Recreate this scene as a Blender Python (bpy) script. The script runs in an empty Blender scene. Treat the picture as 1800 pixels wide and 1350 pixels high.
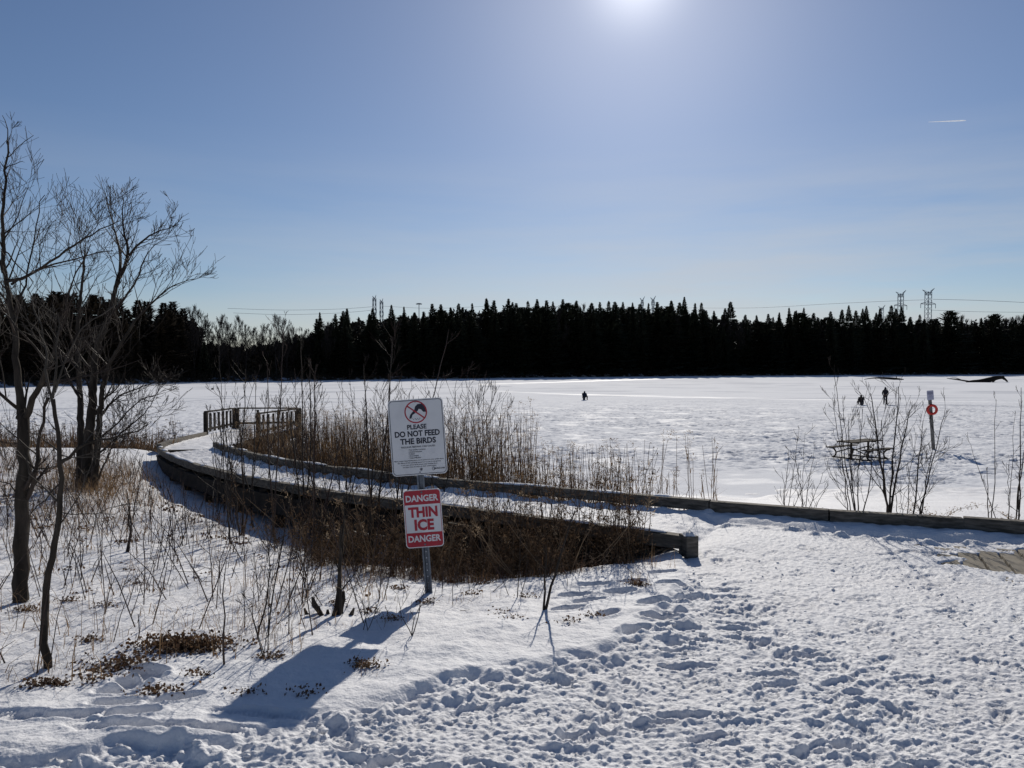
import bpy, bmesh, math, random
import numpy as np
from mathutils import Vector, Matrix, Euler
R = math.radians
random.seed(7)
rng = np.random.default_rng(7)
scene = bpy.context.scene
COL = scene.collection

# ------------------------------------------------------------------ camera
EYE = 1.65
PITCH = math.atan(35 / 1352)
cam_d = bpy.data.cameras.new('camera')
cam_d.sensor_width = 36
cam_d.lens = 36 * 1352 / 1800
cam_d.clip_start = 0.05
cam_d.clip_end = 30000
cam = bpy.data.objects.new('camera', cam_d)
COL.objects.link(cam)
cam.location = (0, 0, EYE)
cam.rotation_euler = (math.pi / 2 - PITCH, 0, 0)
scene.camera = cam

# ------------------------------------------------------------------ light
SUN_AZ, SUN_EL = R(9.0), R(26.4)
world = bpy.data.worlds.new('World')
scene.world = world
world.use_nodes = True
nt = world.node_tree
nt.nodes.clear()
wo = nt.nodes.new('ShaderNodeOutputWorld')
bg = nt.nodes.new('ShaderNodeBackground')
sky = nt.nodes.new('ShaderNodeTexSky')
sky.sky_type = 'NISHITA'
sky.sun_disc = False
sky.sun_elevation = SUN_EL
sky.sun_rotation = SUN_AZ
sky.altitude = 200
sky.air_density = 1.0
sky.dust_density = 0.12
sky.ozone_density = 3.5
# thin high cloud near the horizon, laid out on the sky's own direction
tc = nt.nodes.new('ShaderNodeTexCoord')
mp = nt.nodes.new('ShaderNodeMapping'); mp.inputs['Scale'].default_value = (1.3, 1.3, 11)
mp.inputs['Rotation'].default_value = (0, R(4), 0)
nz = nt.nodes.new('ShaderNodeTexNoise'); nz.inputs['Scale'].default_value = 1.6; nz.inputs['Detail'].default_value = 7
nz.inputs['Roughness'].default_value = 0.55
cr = nt.nodes.new('ShaderNodeValToRGB')
cr.color_ramp.elements[0].position = 0.36; cr.color_ramp.elements[1].position = 0.62
sx = nt.nodes.new('ShaderNodeSeparateXYZ')
mr = nt.nodes.new('ShaderNodeMapRange')
mr.inputs['From Min'].default_value = 0.28; mr.inputs['From Max'].default_value = 0.05
mr.inputs['To Min'].default_value = 0.0; mr.inputs['To Max'].default_value = 0.95
mrx = nt.nodes.new('ShaderNodeMapRange')
mrx.inputs['From Min'].default_value = -0.35; mrx.inputs['From Max'].default_value = 0.45
mrx.inputs['To Min'].default_value = 0.35; mrx.inputs['To Max'].default_value = 1.0
mul = nt.nodes.new('ShaderNodeMath'); mul.operation = 'MULTIPLY'
mul2 = nt.nodes.new('ShaderNodeMath'); mul2.operation = 'MULTIPLY'
mix = nt.nodes.new('ShaderNodeMixRGB'); mix.blend_type = 'MIX'
mix.inputs['Color2'].default_value = (8.3, 8.6, 9.2, 1)
L = nt.links.new
L(tc.outputs['Generated'], mp.inputs['Vector']); L(mp.outputs[0], nz.inputs['Vector'])
L(nz.outputs['Fac'], cr.inputs[0]); L(tc.outputs['Generated'], sx.inputs[0])
L(sx.outputs['Z'], mr.inputs['Value']); L(sx.outputs['X'], mrx.inputs['Value'])
L(cr.outputs[0], mul.inputs[0]); L(mr.outputs[0], mul.inputs[1])
L(mul.outputs[0], mul2.inputs[0]); L(mrx.outputs[0], mul2.inputs[1])
L(mul2.outputs[0], mix.inputs['Fac']); 
tint = nt.nodes.new('ShaderNodeMixRGB'); tint.blend_type = 'MULTIPLY'; tint.inputs['Fac'].default_value = 1
tint.inputs['Color2'].default_value = (0.99, 0.965, 1.04, 1)
L(sky.outputs[0], tint.inputs['Color1']); L(tint.outputs[0], mix.inputs['Color1'])
# bright aureole of the low sun in the thin high haze
dot = nt.nodes.new('ShaderNodeVectorMath'); dot.operation = 'DOT_PRODUCT'
dot.inputs[1].default_value = (math.sin(SUN_AZ) * math.cos(SUN_EL), math.cos(SUN_AZ) * math.cos(SUN_EL), math.sin(SUN_EL))
nrm = nt.nodes.new('ShaderNodeVectorMath'); nrm.operation = 'NORMALIZE'
L(tc.outputs['Generated'], nrm.inputs[0]); L(nrm.outputs[0], dot.inputs[0])
acc = mix.outputs[0]
for pw_, amp_ in ((12, 1.5), (80, 2.8), (900, 8.0)):
    mx0 = nt.nodes.new('ShaderNodeMath'); mx0.operation = 'MAXIMUM'; mx0.inputs[1].default_value = 0
    po = nt.nodes.new('ShaderNodeMath'); po.operation = 'POWER'; po.inputs[1].default_value = pw_
    sc_ = nt.nodes.new('ShaderNodeVectorMath'); sc_.operation = 'SCALE'; sc_.inputs[0].default_value = (amp_ * 1.0, amp_ * .97, amp_ * .93)
    ad = nt.nodes.new('ShaderNodeVectorMath'); ad.operation = 'ADD'
    L(dot.outputs['Value'], mx0.inputs[0]); L(mx0.outputs[0], po.inputs[0]); L(po.outputs[0], sc_.inputs['Scale'])
    L(acc, ad.inputs[0]); L(sc_.outputs[0], ad.inputs[1]); acc = ad.outputs[0]
L(acc, bg.inputs['Color'])
bg.inputs['Strength'].default_value = 0.075
L(bg.outputs[0], wo.inputs['Surface'])

sun_d = bpy.data.lights.new('sun', 'SUN')
sun_d.energy = 5.0
sun_d.angle = R(0.5)
sun_d.color = (1.0, 0.935, 0.835)
sun = bpy.data.objects.new('sun', sun_d)
COL.objects.link(sun)
sdir = Vector((math.sin(SUN_AZ) * math.cos(SUN_EL), math.cos(SUN_AZ) * math.cos(SUN_EL), math.sin(SUN_EL)))
sun.rotation_euler = sdir.to_track_quat('Z', 'Y').to_euler()
sun.location = sdir * 50

scene.view_settings.view_transform = 'Standard'
scene.view_settings.look = 'None'
scene.view_settings.gamma = 1
scene.view_settings.exposure = -0.30
scene.view_settings.use_curve_mapping = False
scene.cycles.max_bounces = 6
scene.cycles.diffuse_bounces = 3

# ------------------------------------------------------------------ helpers
ROT = Euler((math.pi / 2 - PITCH, 0, 0)).to_matrix()
def ray(px, py):
    return ROT @ Vector((px - 900, 675 - py, -1352))
def at(px, py, d):
    """world point seen at photo pixel px,py standing d metres in front of the photographer"""
    r = ray(px, py)
    return Vector((0, 0, EYE)) + r * (d / r.y)
def atz(px, py, z):
    r = ray(px, py)
    return Vector((0, 0, EYE)) + r * ((z - EYE) / r.z)

def tag(o, label=None, cat=None, group=None, kind=None):
    if label: o['label'] = label
    if cat: o['category'] = cat
    if group: o['group'] = group
    if kind: o['kind'] = kind
    return o
def empty(name, loc=(0, 0, 0), rz=0):
    o = bpy.data.objects.new(name, None)
    o.empty_display_size = 0.2
    o.location = loc
    o.rotation_euler = (0, 0, rz)
    COL.objects.link(o)
    return o

class MB:
    def __init__(s):
        s.v = []; s.f = []; s.m = []; s.mi = 0
    def add(s, vs, fs):
        b = len(s.v)
        s.v.extend([tuple(p) for p in vs])
        for f in fs:
            s.f.append(tuple(b + i for i in f)); s.m.append(s.mi)
    def tube(s, pts, rad, n=5, cap=True):
        b = len(s.v); k = len(pts)
        up = Vector((0.31, 0.17, 0.93))
        for i, p in enumerate(pts):
            t = (pts[min(i + 1, k - 1)] - pts[max(i - 1, 0)])
            if t.length < 1e-9: t = Vector((0, 0, 1))
            t.normalize()
            a = t.cross(up)
            if a.length < 0.15: a = t.cross(Vector((1, 0, 0)))
            a.normalize(); c = t.cross(a)
            r = rad[i] if not isinstance(rad, (int, float)) else rad
            for j in range(n):
                th = 2 * math.pi * j / n
                q = p + a * (math.cos(th) * r) + c * (math.sin(th) * r)
                s.v.append((q.x, q.y, q.z))
        for i in range(k - 1):
            for j in range(n):
                j2 = (j + 1) % n
                s.f.append((b + i * n + j, b + i * n + j2, b + (i + 1) * n + j2, b + (i + 1) * n + j)); s.m.append(s.mi)
        if cap and n > 2:
            s.f.append(tuple(b + j for j in range(n))[::-1]); s.m.append(s.mi)
            s.f.append(tuple(b + (k - 1) * n + j for j in range(n))); s.m.append(s.mi)
    def box(s, c, size, mat=None):
        x, y, z = size[0] / 2, size[1] / 2, size[2] / 2
        vs = [Vector((sx * x, sy * y, sz * z)) for sz in (-1, 1) for sy in (-1, 1) for sx in (-1, 1)]
        if mat is not None: vs = [mat @ v for v in vs]
        c = Vector(c)
        s.add([v + c for v in vs], [(0, 2, 3, 1), (4, 5, 7, 6), (0, 1, 5, 4), (2, 6, 7, 3), (0, 4, 6, 2), (1, 3, 7, 5)])
    def beam(s, a, b, w, h, dz=0):
        """box beam from a to b, top face at the points' height"""
        a = Vector(a); b = Vector(b); t = (b - a); t.normalize()
        sd = Vector((t.y, -t.x, 0)); sd.normalize(); sd *= w / 2
        dn = Vector((0, 0, -h)); o = Vector((0, 0, dz))
        vs = [a + sd + dn + o, a - sd + dn + o, a - sd + o, a + sd + o, b + sd + dn + o, b - sd + dn + o, b - sd + o, b + sd + o]
        s.add(vs, [(0, 1, 2, 3), (7, 6, 5, 4), (0, 4, 5, 1), (1, 5, 6, 2), (2, 6, 7, 3), (3, 7, 4, 0)])
    def build(s, name, mats, parent=None, smooth=False, bevel=0):
        me = bpy.data.meshes.new(name)
        me.from_pydata(s.v, [], s.f)
        if not isinstance(mats, (list, tuple)): mats = [mats]
        for m in mats: me.materials.append(m)
        if len(mats) > 1: me.polygons.foreach_set('material_index', s.m)
        if smooth: me.polygons.foreach_set('use_smooth', [True] * len(me.polygons))
        me.update()
        if bevel:
            bm = bmesh.new(); bm.from_mesh(me)
            bmesh.ops.bevel(bm, geom=bm.edges[:], offset=bevel, segments=2, affect='EDGES', profile=0.6)
            bm.to_mesh(me); bm.free()
        o = bpy.data.objects.new(name, me)
        COL.objects.link(o)
        if parent: o.parent = parent
        return o

def grid_mesh(name, X, Y, Z, mat, attr=None, keep=None):
    r, c = X.shape
    me = bpy.data.meshes.new(name)
    co = np.stack([X, Y, Z], -1).reshape(-1, 3).astype(np.float32)
    idx = np.arange(r * c).reshape(r, c)
    q = np.stack([idx[:-1, :-1], idx[:-1, 1:], idx[1:, 1:], idx[1:, :-1]], -1).reshape(-1, 4)
    if keep is not None:
        k = keep[:-1, :-1].reshape(-1)
        q = q[k]
    n = len(q)
    me.vertices.add(len(co)); me.vertices.foreach_set('co', co.ravel())
    me.loops.add(n * 4); me.loops.foreach_set('vertex_index', q.ravel().astype(np.int32))
    me.polygons.add(n)
    me.polygons.foreach_set('loop_start', np.arange(0, n * 4, 4, dtype=np.int32))
    me.polygons.foreach_set('use_smooth', np.ones(n, dtype=bool))
    me.update(calc_edges=True)
    if attr is not None:
        for nm, arr in attr.items():
            a = me.attributes.new(nm, 'FLOAT', 'POINT')
            a.data.foreach_set('value', arr.reshape(-1).astype(np.float32))
    me.materials.append(mat)
    o = bpy.data.objects.new(name, me); COL.objects.link(o)
    return o

# ---- gradient noise
def _h(ix, iy, s):
    h = (ix.astype(np.int64) * 374761393 + iy.astype(np.int64) * 668265263 + s * 974634777) & 0xffffffff
    h = ((h ^ (h >> 13)) * 1274126177) & 0xffffffff
    return ((h ^ (h >> 16)) & 0xffff) / 65535.0 * (2 * np.pi)
def perlin(x, y, s=0):
    x = np.asarray(x, float); y = np.asarray(y, float)
    ix = np.floor(x); iy = np.floor(y); fx = x - ix; fy = y - iy
    u = fx * fx * fx * (fx * (fx * 6 - 15) + 10); v = fy * fy * fy * (fy * (fy * 6 - 15) + 10)
    def g(dx, dy):
        a = _h(ix + dx, iy + dy, s)
        return np.cos(a) * (fx - dx) + np.sin(a) * (fy - dy)
    a = g(0, 0); b = g(1, 0); c = g(0, 1); d = g(1, 1)
    return ((a + (b - a) * u) * (1 - v) + (c + (d - c) * u) * v) * 1.5
def fbm(x, y, o=4, s=0, gain=0.5):
    t = 0; a = 1.0
    for i in range(o):
        t = t + a * perlin(x * 2 ** i + 17.3 * i, y * 2 ** i - 9.1 * i, s + i); a *= gain
    return t
def sstep(a, b, x):
    t = np.clip((x - a) / (b - a), 0, 1)
    return t * t * (3 - 2 * t)

# ------------------------------------------------------------------ materials
def mat(name, col, rough=0.8, spec=0.3, metal=0, noise=None, bump=None, trans=0, stretch=None):
    """noise = (scale, second colour, contrast low, high); bump = (scale, strength, distance)"""
    m = bpy.data.materials.new(name); m.use_nodes = True
    n = m.node_tree; p = n.nodes['Principled BSDF']
    p.inputs['Base Color'].default_value = (*col, 1)
    p.inputs['Roughness'].default_value = rough
    p.inputs['Specular IOR Level'].default_value = spec
    p.inputs['Metallic'].default_value = metal
    tcn = n.nodes.new('ShaderNodeTexCoord'); src = tcn.outputs['Object']
    if stretch:
        mpn = n.nodes.new('ShaderNodeMapping'); mpn.inputs['Scale'].default_value = stretch
        n.links.new(src, mpn.inputs['Vector']); src = mpn.outputs[0]
    if noise:
        t = n.nodes.new('ShaderNodeTexNoise'); t.inputs['Scale'].default_value = noise[0]; t.inputs['Detail'].default_value = 6
        n.links.new(src, t.inputs['Vector'])
        r = n.nodes.new('ShaderNodeValToRGB')
        r.color_ramp.elements[0].position = noise[2]; r.color_ramp.elements[1].position = noise[3]
        r.color_ramp.elements[0].color = (*col, 1); r.color_ramp.elements[1].color = (*noise[1], 1)
        n.links.new(t.outputs['Fac'], r.inputs[0]); n.links.new(r.outputs[0], p.inputs['Base Color'])
    if bump:
        t = n.nodes.new('ShaderNodeTexNoise'); t.inputs['Scale'].default_value = bump[0]; t.inputs['Detail'].default_value = 5
        n.links.new(src, t.inputs['Vector'])
        b = n.nodes.new('ShaderNodeBump'); b.inputs['Strength'].default_value = bump[1]; b.inputs['Distance'].default_value = bump[2]
        n.links.new(t.outputs['Fac'], b.inputs['Height']); n.links.new(b.outputs[0], p.inputs['Normal'])
    if trans:
        out = n.nodes['Material Output']
        tr = n.nodes.new('ShaderNodeBsdfTranslucent')
        ms = n.nodes.new('ShaderNodeMixShader'); ms.inputs[0].default_value = trans
        if noise: n.links.new(r.outputs[0], tr.inputs['Color'])
        else: tr.inputs['Color'].default_value = (*col, 1)
        n.links.new(p.outputs[0], ms.inputs[1]); n.links.new(tr.outputs[0], ms.inputs[2]); n.links.new(ms.outputs[0], out.inputs['Surface'])
    return m

M = {}
M['snow'] = mat('snow', (0.71, 0.71, 0.725), 0.7, 0.15, noise=(0.9, (0.78, 0.785, 0.80), 0.35, 0.7), bump=(60, 0.6, 0.012))
# second, finer grain for the near snow
n = M['snow'].node_tree; p = n.nodes['Principled BSDF']
old = p.inputs['Normal'].links[0].from_node
g = n.nodes.new('ShaderNodeTexNoise'); g.inputs['Scale'].default_value = 260; g.inputs['Detail'].default_value = 2
tcn = [x for x in n.nodes if x.type == 'TEX_COORD'][0]
n.links.new(tcn.outputs['Object'], g.inputs['Vector'])
b2 = n.nodes.new('ShaderNodeBump'); b2.inputs['Strength'].default_value = 0.5; b2.inputs['Distance'].default_value = 0.0025
n.links.new(g.outputs['Fac'], b2.inputs['Height']); n.links.new(old.outputs[0], b2.inputs['Normal']); n.links.new(b2.outputs[0], p.inputs['Normal'])

def snow_attr(name, col, dark_col, attr, rough2=0.35, bumpk=(8, 0.35, 0.03)):
    m = mat(name, col, 0.6, 0.3, bump=bumpk)
    n = m.node_tree; p = n.nodes['Principled BSDF']
    a = n.nodes.new('ShaderNodeAttribute'); a.attribute_name = attr
    mx = n.nodes.new('ShaderNodeMixRGB'); mx.inputs['Color1'].default_value = (*col, 1); mx.inputs['Color2'].default_value = (*dark_col, 1)
    n.links.new(a.outputs['Fac'], mx.inputs['Fac']); n.links.new(mx.outputs[0], p.inputs['Base Color'])
    return m
M['lake'] = snow_attr('lake_snow', (0.80, 0.81, 0.83), (0.26, 0.29, 0.36), 'bare')  # second colour serves painted ripple shade as well as bare ice
M_l = M['lake'].node_tree; _a = M_l.nodes.new('ShaderNodeAttribute'); _a.attribute_name = 'glaze'
_r = M_l.nodes.new('ShaderNodeMapRange'); _r.inputs['To Min'].default_value = 0.9; _r.inputs['To Max'].default_value = 0.42
_s = M_l.nodes.new('ShaderNodeMapRange'); _s.inputs['To Min'].default_value = 0.05; _s.inputs['To Max'].default_value = 0.6
for _q, _i in ((_r, 'Roughness'), (_s, 'Specular IOR Level')):
    M_l.links.new(_a.outputs['Fac'], _q.inputs['Value']); M_l.links.new(_q.outputs[0], M_l.nodes['Principled BSDF'].inputs[_i])
M['lake'].node_tree.nodes['Principled BSDF'].inputs['Specular IOR Level'].default_value = 0.05
M['lake'].node_tree.nodes['Principled BSDF'].inputs['Roughness'].default_value = 0.9
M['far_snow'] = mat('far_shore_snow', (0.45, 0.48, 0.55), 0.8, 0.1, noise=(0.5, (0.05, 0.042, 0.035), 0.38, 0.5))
M['bark'] = mat('bark', (0.028, 0.023, 0.019), 0.95, 0.1, noise=(14, (0.075, 0.062, 0.050), 0.35, 0.75), bump=(38, 0.9, 0.022), stretch=(1, 1, 0.22))
M['bark_pale'] = mat('pale_bark', (0.032, 0.027, 0.022), 0.8, 0.25, noise=(9, (0.085, 0.072, 0.06), 0.35, 0.75), bump=(80, 0.5, 0.006), stretch=(1, 1, 0.3))
M['twig'] = mat('twig', (0.022, 0.016, 0.013), 0.7, 0.2, noise=(6, (0.045, 0.033, 0.026), 0.4, 0.7))
M['twig_red'] = mat('reddish_twig', (0.035, 0.02, 0.016), 0.6, 0.3, noise=(5, (0.07, 0.042, 0.03), 0.4, 0.7))
M['far_bark'] = mat('far_bark', (0.035, 0.03, 0.028), 0.95, 0.05)
M['conifer'] = mat('conifer', (0.028, 0.034, 0.022), 0.95, 0.05, noise=(0.6, (0.065, 0.068, 0.045), 0.4, 0.7))
M['conifer_brown'] = mat('conifer_brownish', (0.045, 0.036, 0.026), 0.95, 0.05, noise=(0.6, (0.085, 0.066, 0.045), 0.4, 0.7))
M['brush'] = mat('brush', (0.032, 0.029, 0.024), 0.95, 0.05, noise=(0.25, (0.06, 0.048, 0.034), 0.4, 0.7))
M['reed'] = mat('reed', (0.15, 0.092, 0.048), 0.7, 0.2, noise=(3, (0.30, 0.20, 0.11), 0.35, 0.7), trans=0.4)
M['reed_dark'] = mat('reed_dark', (0.12, 0.062, 0.034), 0.8, 0.2, noise=(2.2, (0.24, 0.14, 0.075), 0.4, 0.7), trans=0.35)
M['plume'] = mat('plume', (0.20, 0.145, 0.10), 0.9, 0.1, noise=(4, (0.36, 0.28, 0.19), 0.4, 0.7), trans=0.45)
M['weed'] = mat('weed', (0.08, 0.05, 0.03), 0.85, 0.1, noise=(4, (0.22, 0.145, 0.09), 0.4, 0.7), trans=0.35)
M['litter'] = mat('leaf_litter', (0.06, 0.034, 0.02), 0.75, 0.25, noise=(22, (0.24, 0.145, 0.08), 0.4, 0.7), trans=0.25)
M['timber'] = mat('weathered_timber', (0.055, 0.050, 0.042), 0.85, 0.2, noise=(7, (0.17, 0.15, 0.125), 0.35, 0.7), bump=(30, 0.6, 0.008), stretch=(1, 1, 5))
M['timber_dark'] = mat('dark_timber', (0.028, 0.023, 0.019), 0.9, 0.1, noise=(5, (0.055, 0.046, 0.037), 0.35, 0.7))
M['steel'] = mat('galvanised_steel', (0.15, 0.17, 0.20), 0.5, 0.4, 0.6, noise=(18, (0.09, 0.105, 0.13), 0.4, 0.7))
M['hole'] = mat('dark_hole', (0.02, 0.02, 0.022), 0.9, 0.1)
M['sign_white'] = mat('sign_white', (0.60, 0.61, 0.63), 0.35, 0.4, noise=(7, (0.50, 0.51, 0.53), 0.5, 0.8))
M['sign_red'] = mat('sign_red', (0.36, 0.010, 0.03), 0.4, 0.4, noise=(9, (0.27, 0.010, 0.025), 0.4, 0.8))
M['sign_black'] = mat('sign_black', (0.018, 0.02, 0.035), 0.5, 0.3)
M['paver'] = mat('paver', (0.17, 0.145, 0.11), 0.85, 0.2, noise=(6, (0.26, 0.23, 0.18), 0.3, 0.7), bump=(70, 0.5, 0.003))
M['joint'] = mat('paver_joint', (0.06, 0.05, 0.04), 0.95, 0.1)
M['cloth_black'] = mat('dark_cloth', (0.014, 0.014, 0.020), 0.9, 0.1, noise=(12, (0.024, 0.024, 0.032), 0.4, 0.7))
M['cloth_blue'] = mat('dark_blue_cloth', (0.014, 0.017, 0.035), 0.9, 0.1)
M['skin'] = mat('skin', (0.35, 0.2, 0.14), 0.6, 0.3)
M['boot'] = mat('boot', (0.012, 0.011, 0.010), 0.6, 0.3)
M['bucket'] = mat('bucket', (0.03, 0.03, 0.04), 0.6, 0.3)
M['ring_red'] = mat('ring_red', (0.55, 0.03, 0.02), 0.5, 0.4)
M['ring_white'] = mat('ring_white', (0.75, 0.75, 0.72), 0.5, 0.4)
M['post_grey'] = mat('grey_post', (0.13, 0.12, 0.11), 0.9, 0.1, noise=(6, (0.22, 0.21, 0.19), 0.4, 0.7))
M['sign_grey'] = mat('small_sign', (0.42, 0.42, 0.52), 0.5, 0.3)
M['pylon'] = mat('pylon_steel', (0.16, 0.19, 0.23), 0.6, 0.3)
M['wire'] = mat('wire', (0.22, 0.25, 0.29), 0.6, 0.3)
M['contrail'] = mat('contrail', (0.9, 0.92, 0.95), 1.0, 0.0, trans=0.92)
M['log'] = mat('log', (0.02, 0.016, 0.013), 0.9, 0.1)

# ------------------------------------------------------------------ terrain
ICE = -2.45
CP = [(-4, -4, .02), (0, -6, 0), (5, -4, 0), (0, 0, 0), (3, 0, 0), (-3, 0, .02), (0, 3, 0), (2.2, 3, -.01), (-2, 3, .0), (-6, 2, .1), (6, 2, -.02), (-40, -30, 0.5), (0, -40, 0), (40, -30, 0),
      (-.66, 6.2, -.27), (-1.6, 5.5, -.2), (-3.7, 5.75, -.2), (-2.3, 4.3, -.08), (.4, 5.6, -.14), (.9, 6.9, -.22), (-.2, 7.2, -.42), (-1.8, 7.2, -.4),
      (1.75, 7.2, -.20), (2.0, 7.8, -.165), (1.8, 7.5, -.17), (2.35, 8.5, -.165), (2.6, 8.9, -.17), (2.2, 7.4, -.18), (1.35, 7.9, -.42), (3, 6.5, -.16), (4.6, 7.2, -.17), (6, 7, -.15), (9, 7, -.1), (2.7, 8.6, -.20), (3.3, 8.4, -.2), (5.5, 7.8, -.18),
      (2.3, 9.9, -.62), (1.5, 9.0, -.6), (3.4, 9.3, -.45), (5.6, 8.6, -.4), (9, 8.6, -.35), (14, 9, -.3), (3.5, 12, -.8), (7, 12, -.75), (6, 16, -1.35), (12, 16, -1.3), (3, 20, -2.0), (10, 20, -1.85), (18, 20, -1.8),
      (.6, 8.1, -.62), (-.8, 9.2, -.78), (-2.3, 10.2, -.88), (-4.1, 12.0, -.90), (-5.9, 14.1, -.95), (-7.3, 16.8, -1.05), (-8.2, 18.6, -.95),
      (1.8, 10.8, -.8), (0, 11.8, -1.0), (-1.8, 13.2, -1.15), (-4.4, 16.2, -1.25), (-6.2, 19, -1.35), (-2, 18, -1.8), (-4, 22, -2.1),
      (-3.6, 7.8, -.42), (-3.6, 9.6, -.62), (-5.2, 11.2, -.62), (-6.4, 8.5, -.35), (-6.8, 12.4, -.52), (-8.2, 15, -.58), (-9.4, 17.6, -.6), (-9.7, 19.6, -.52), (-11, 19.4, -.52), (-14, 19.8, -.5), (-11, 14, -.42), (-10, 10, -.3),
      (-14, 11, -.2), (-20, 19, -.4), (-30, 20, -.3), (-20, 8, .1), (-40, 8, .3), (-60, 20, .2),
      (-10, 22, -.95), (-14, 22.5, -1.0), (-20, 23, -1.0), (-11, 26, -1.9), (-16, 27, -2.0), (-24, 28, -2.1), (-10, 30, -2.6), (-20, 33, -2.8), (-40, 32, -2.4), (-9, 25, -1.7), (-7, 27, -2.3),
      (0, 25, -2.65), (6, 26, -2.6), (14, 26, -2.6), (25, 26, -2.6), (25, 15, -1.1), (25, 5, 0), (50, 8, 0), (50, 26, -2.5), (0, 34, -3.1), (12, 34, -3.1), (-10, 36, -3.1), (40, 36, -3.1), (-40, 40, -3.2), (0, 45, -3.4), (60, 45, -3.4), (-60, 50, -3.4)]
_c = np.array(CP)
def _phi(r): return r
_A = _phi(np.hypot(_c[:, None, 0] - _c[None, :, 0], _c[:, None, 1] - _c[None, :, 1]))
_P = np.c_[np.ones(len(_c)), _c[:, 0], _c[:, 1]]
_K = np.block([[_A - np.eye(len(_c)) * 0.15, _P], [_P.T, np.zeros((3, 3))]])
_w = np.linalg.solve(_K, np.r_[_c[:, 2], 0, 0, 0])
def base_z(x, y):
    x = np.asarray(x, float); y = np.asarray(y, float)
    z = _w[-3] + _w[-2] * x + _w[-1] * y
    for i in range(len(_c)):
        z = z + _w[i] * np.hypot(x - _c[i, 0], y - _c[i, 1])
    return z
_ex = np.array([-30, -3.4, -1.9, -1.25, -.80, -.35, .1, .5, .85, 1.15, 1.45, 1.62, 1.8, 40])
_ey = np.array([3.3, 3.15, 3.2, 3.35, 3.72, 4.02, 4.3, 4.55, 5.0, 5.6, 6.5, 7.3, 30, 30])
def edge_sd(x, y):
    e = np.interp(x, _ex, _ey) + 0.10 * perlin(x * 2.2, y * 2.2, 51) + .05 * perlin(x * 7, y * 7, 52)
    d = e - y
    sl = np.clip(np.abs(np.interp(x + .1, _ex, _ey) - np.interp(x - .1, _ex, _ey)) / .2, 0, 8)
    return d / np.sqrt(1 + sl ** 2)
PATCH = (4.90, 7.02)
def snow_detail(x, y):
    sd = edge_sd(x, y)
    tr = sstep(-.03, .07, sd)
    near = np.clip(1.0 - (y - 14) / 10, 0.2, 1)
    un = .05 + .035 * fbm(x * .9, y * .9, 3, 5) + .010 * fbm(x * 5, y * 5, 3, 9) + .003 * fbm(x * 24, y * 24, 2, 19)
    hard = sstep(1.0, 2.6, x) * (.45 + .25 * sstep(3.0, 5.5, y))
    r1 = fbm(x * 3.2 + .5 * perlin(x * 2, y * 2, 88), y * 3.9, 4, 21, .55)
    r2 = np.maximum(0, perlin(x * 9, y * 11, 33)) ** 1.4
    r3 = fbm(x * 22, y * 27, 3, 44, .6)
    r4 = np.maximum(0, perlin(x * 19, y * 22, 66) - .12)
    patchy = .45 + .9 * sstep(-.25, .45, fbm(x * .8, y * .8, 2, 71))
    r5 = np.maximum(0, perlin(x * 34, y * 38, 67) - .05); r6 = 1 - np.abs(perlin(x * 13 + .6 * r1, y * 17, 68)) * 2
    t = (.009 * r1 + .012 * r2 * patchy + .011 * r4 * patchy) * (1 - hard) + (.0065 * r3 + .010 * r5 + .0045 * r6) * (1 - .25 * hard)
    lip = np.exp(-((sd - .13) / .13) ** 2) * (.045 * np.maximum(0, perlin(x * 5.5, y * 7, 91) + .25) + .03 * np.maximum(0, perlin(x * 14, y * 15, 92)))
    lip = lip * (x < 1.5)
    z = un * (1 - tr) + t * tr + lip * sstep(-.02, .06, sd)
    # pavers laid bare
    pd = np.hypot((x - PATCH[0] - .25 * (y - 7.1)) / .80, (y - PATCH[1]) / .48) + .30 * fbm(x * 3, y * 3, 3, 77)
    z = np.where(y < 12, (z * (1 - .75 * sstep(1.1, .9, pd))) - .062 * sstep(1.1, .9, pd), z)
    pd2 = np.hypot((x - 3.9) / .55, (y - 7.35) / .20) + .8 * fbm(x * 6, y * 6, 3, 78)
    z = np.where(y < 12, z - .02 * sstep(.5, .3, pd2), z)
    # ploughed ridge of lumps at the edge of the far kerb's shade
    fy = np.interp(x, [1.8, 3.26, 5.4, 9], [9.5, 8.65, 7.97, 7.0])
    rd = fy - y
    z = z + (x > 2.0) * (.055 * np.exp(-((rd - .38) / .10) ** 2) * (.4 + np.maximum(0, perlin(x * 5, y * 8, 61)) * 1.8) + .05 * sstep(.30, .10, rd) * sstep(-.5, -.02, rd))
    return z * near

def ground_z(x, y):
    return float(base_z(x, y)) + float(snow_detail(np.array([x]), np.array([y]))[0])
def hit(px, py):
    """where the view through a photo pixel meets the snow"""
    r = ray(px, py); r = r / r.y
    ys = np.concatenate([np.arange(2.4, 14, .04), np.arange(14, 60, .2)])
    xs = r.x * ys; zs = EYE + r.z * ys
    g = np.maximum(base_z(xs, ys) + .03, ICE)
    k = np.argmax(zs < g)
    if zs[k] >= g[k]: k = len(ys) - 1
    return Vector((xs[k], ys[k], float(g[k])))

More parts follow.
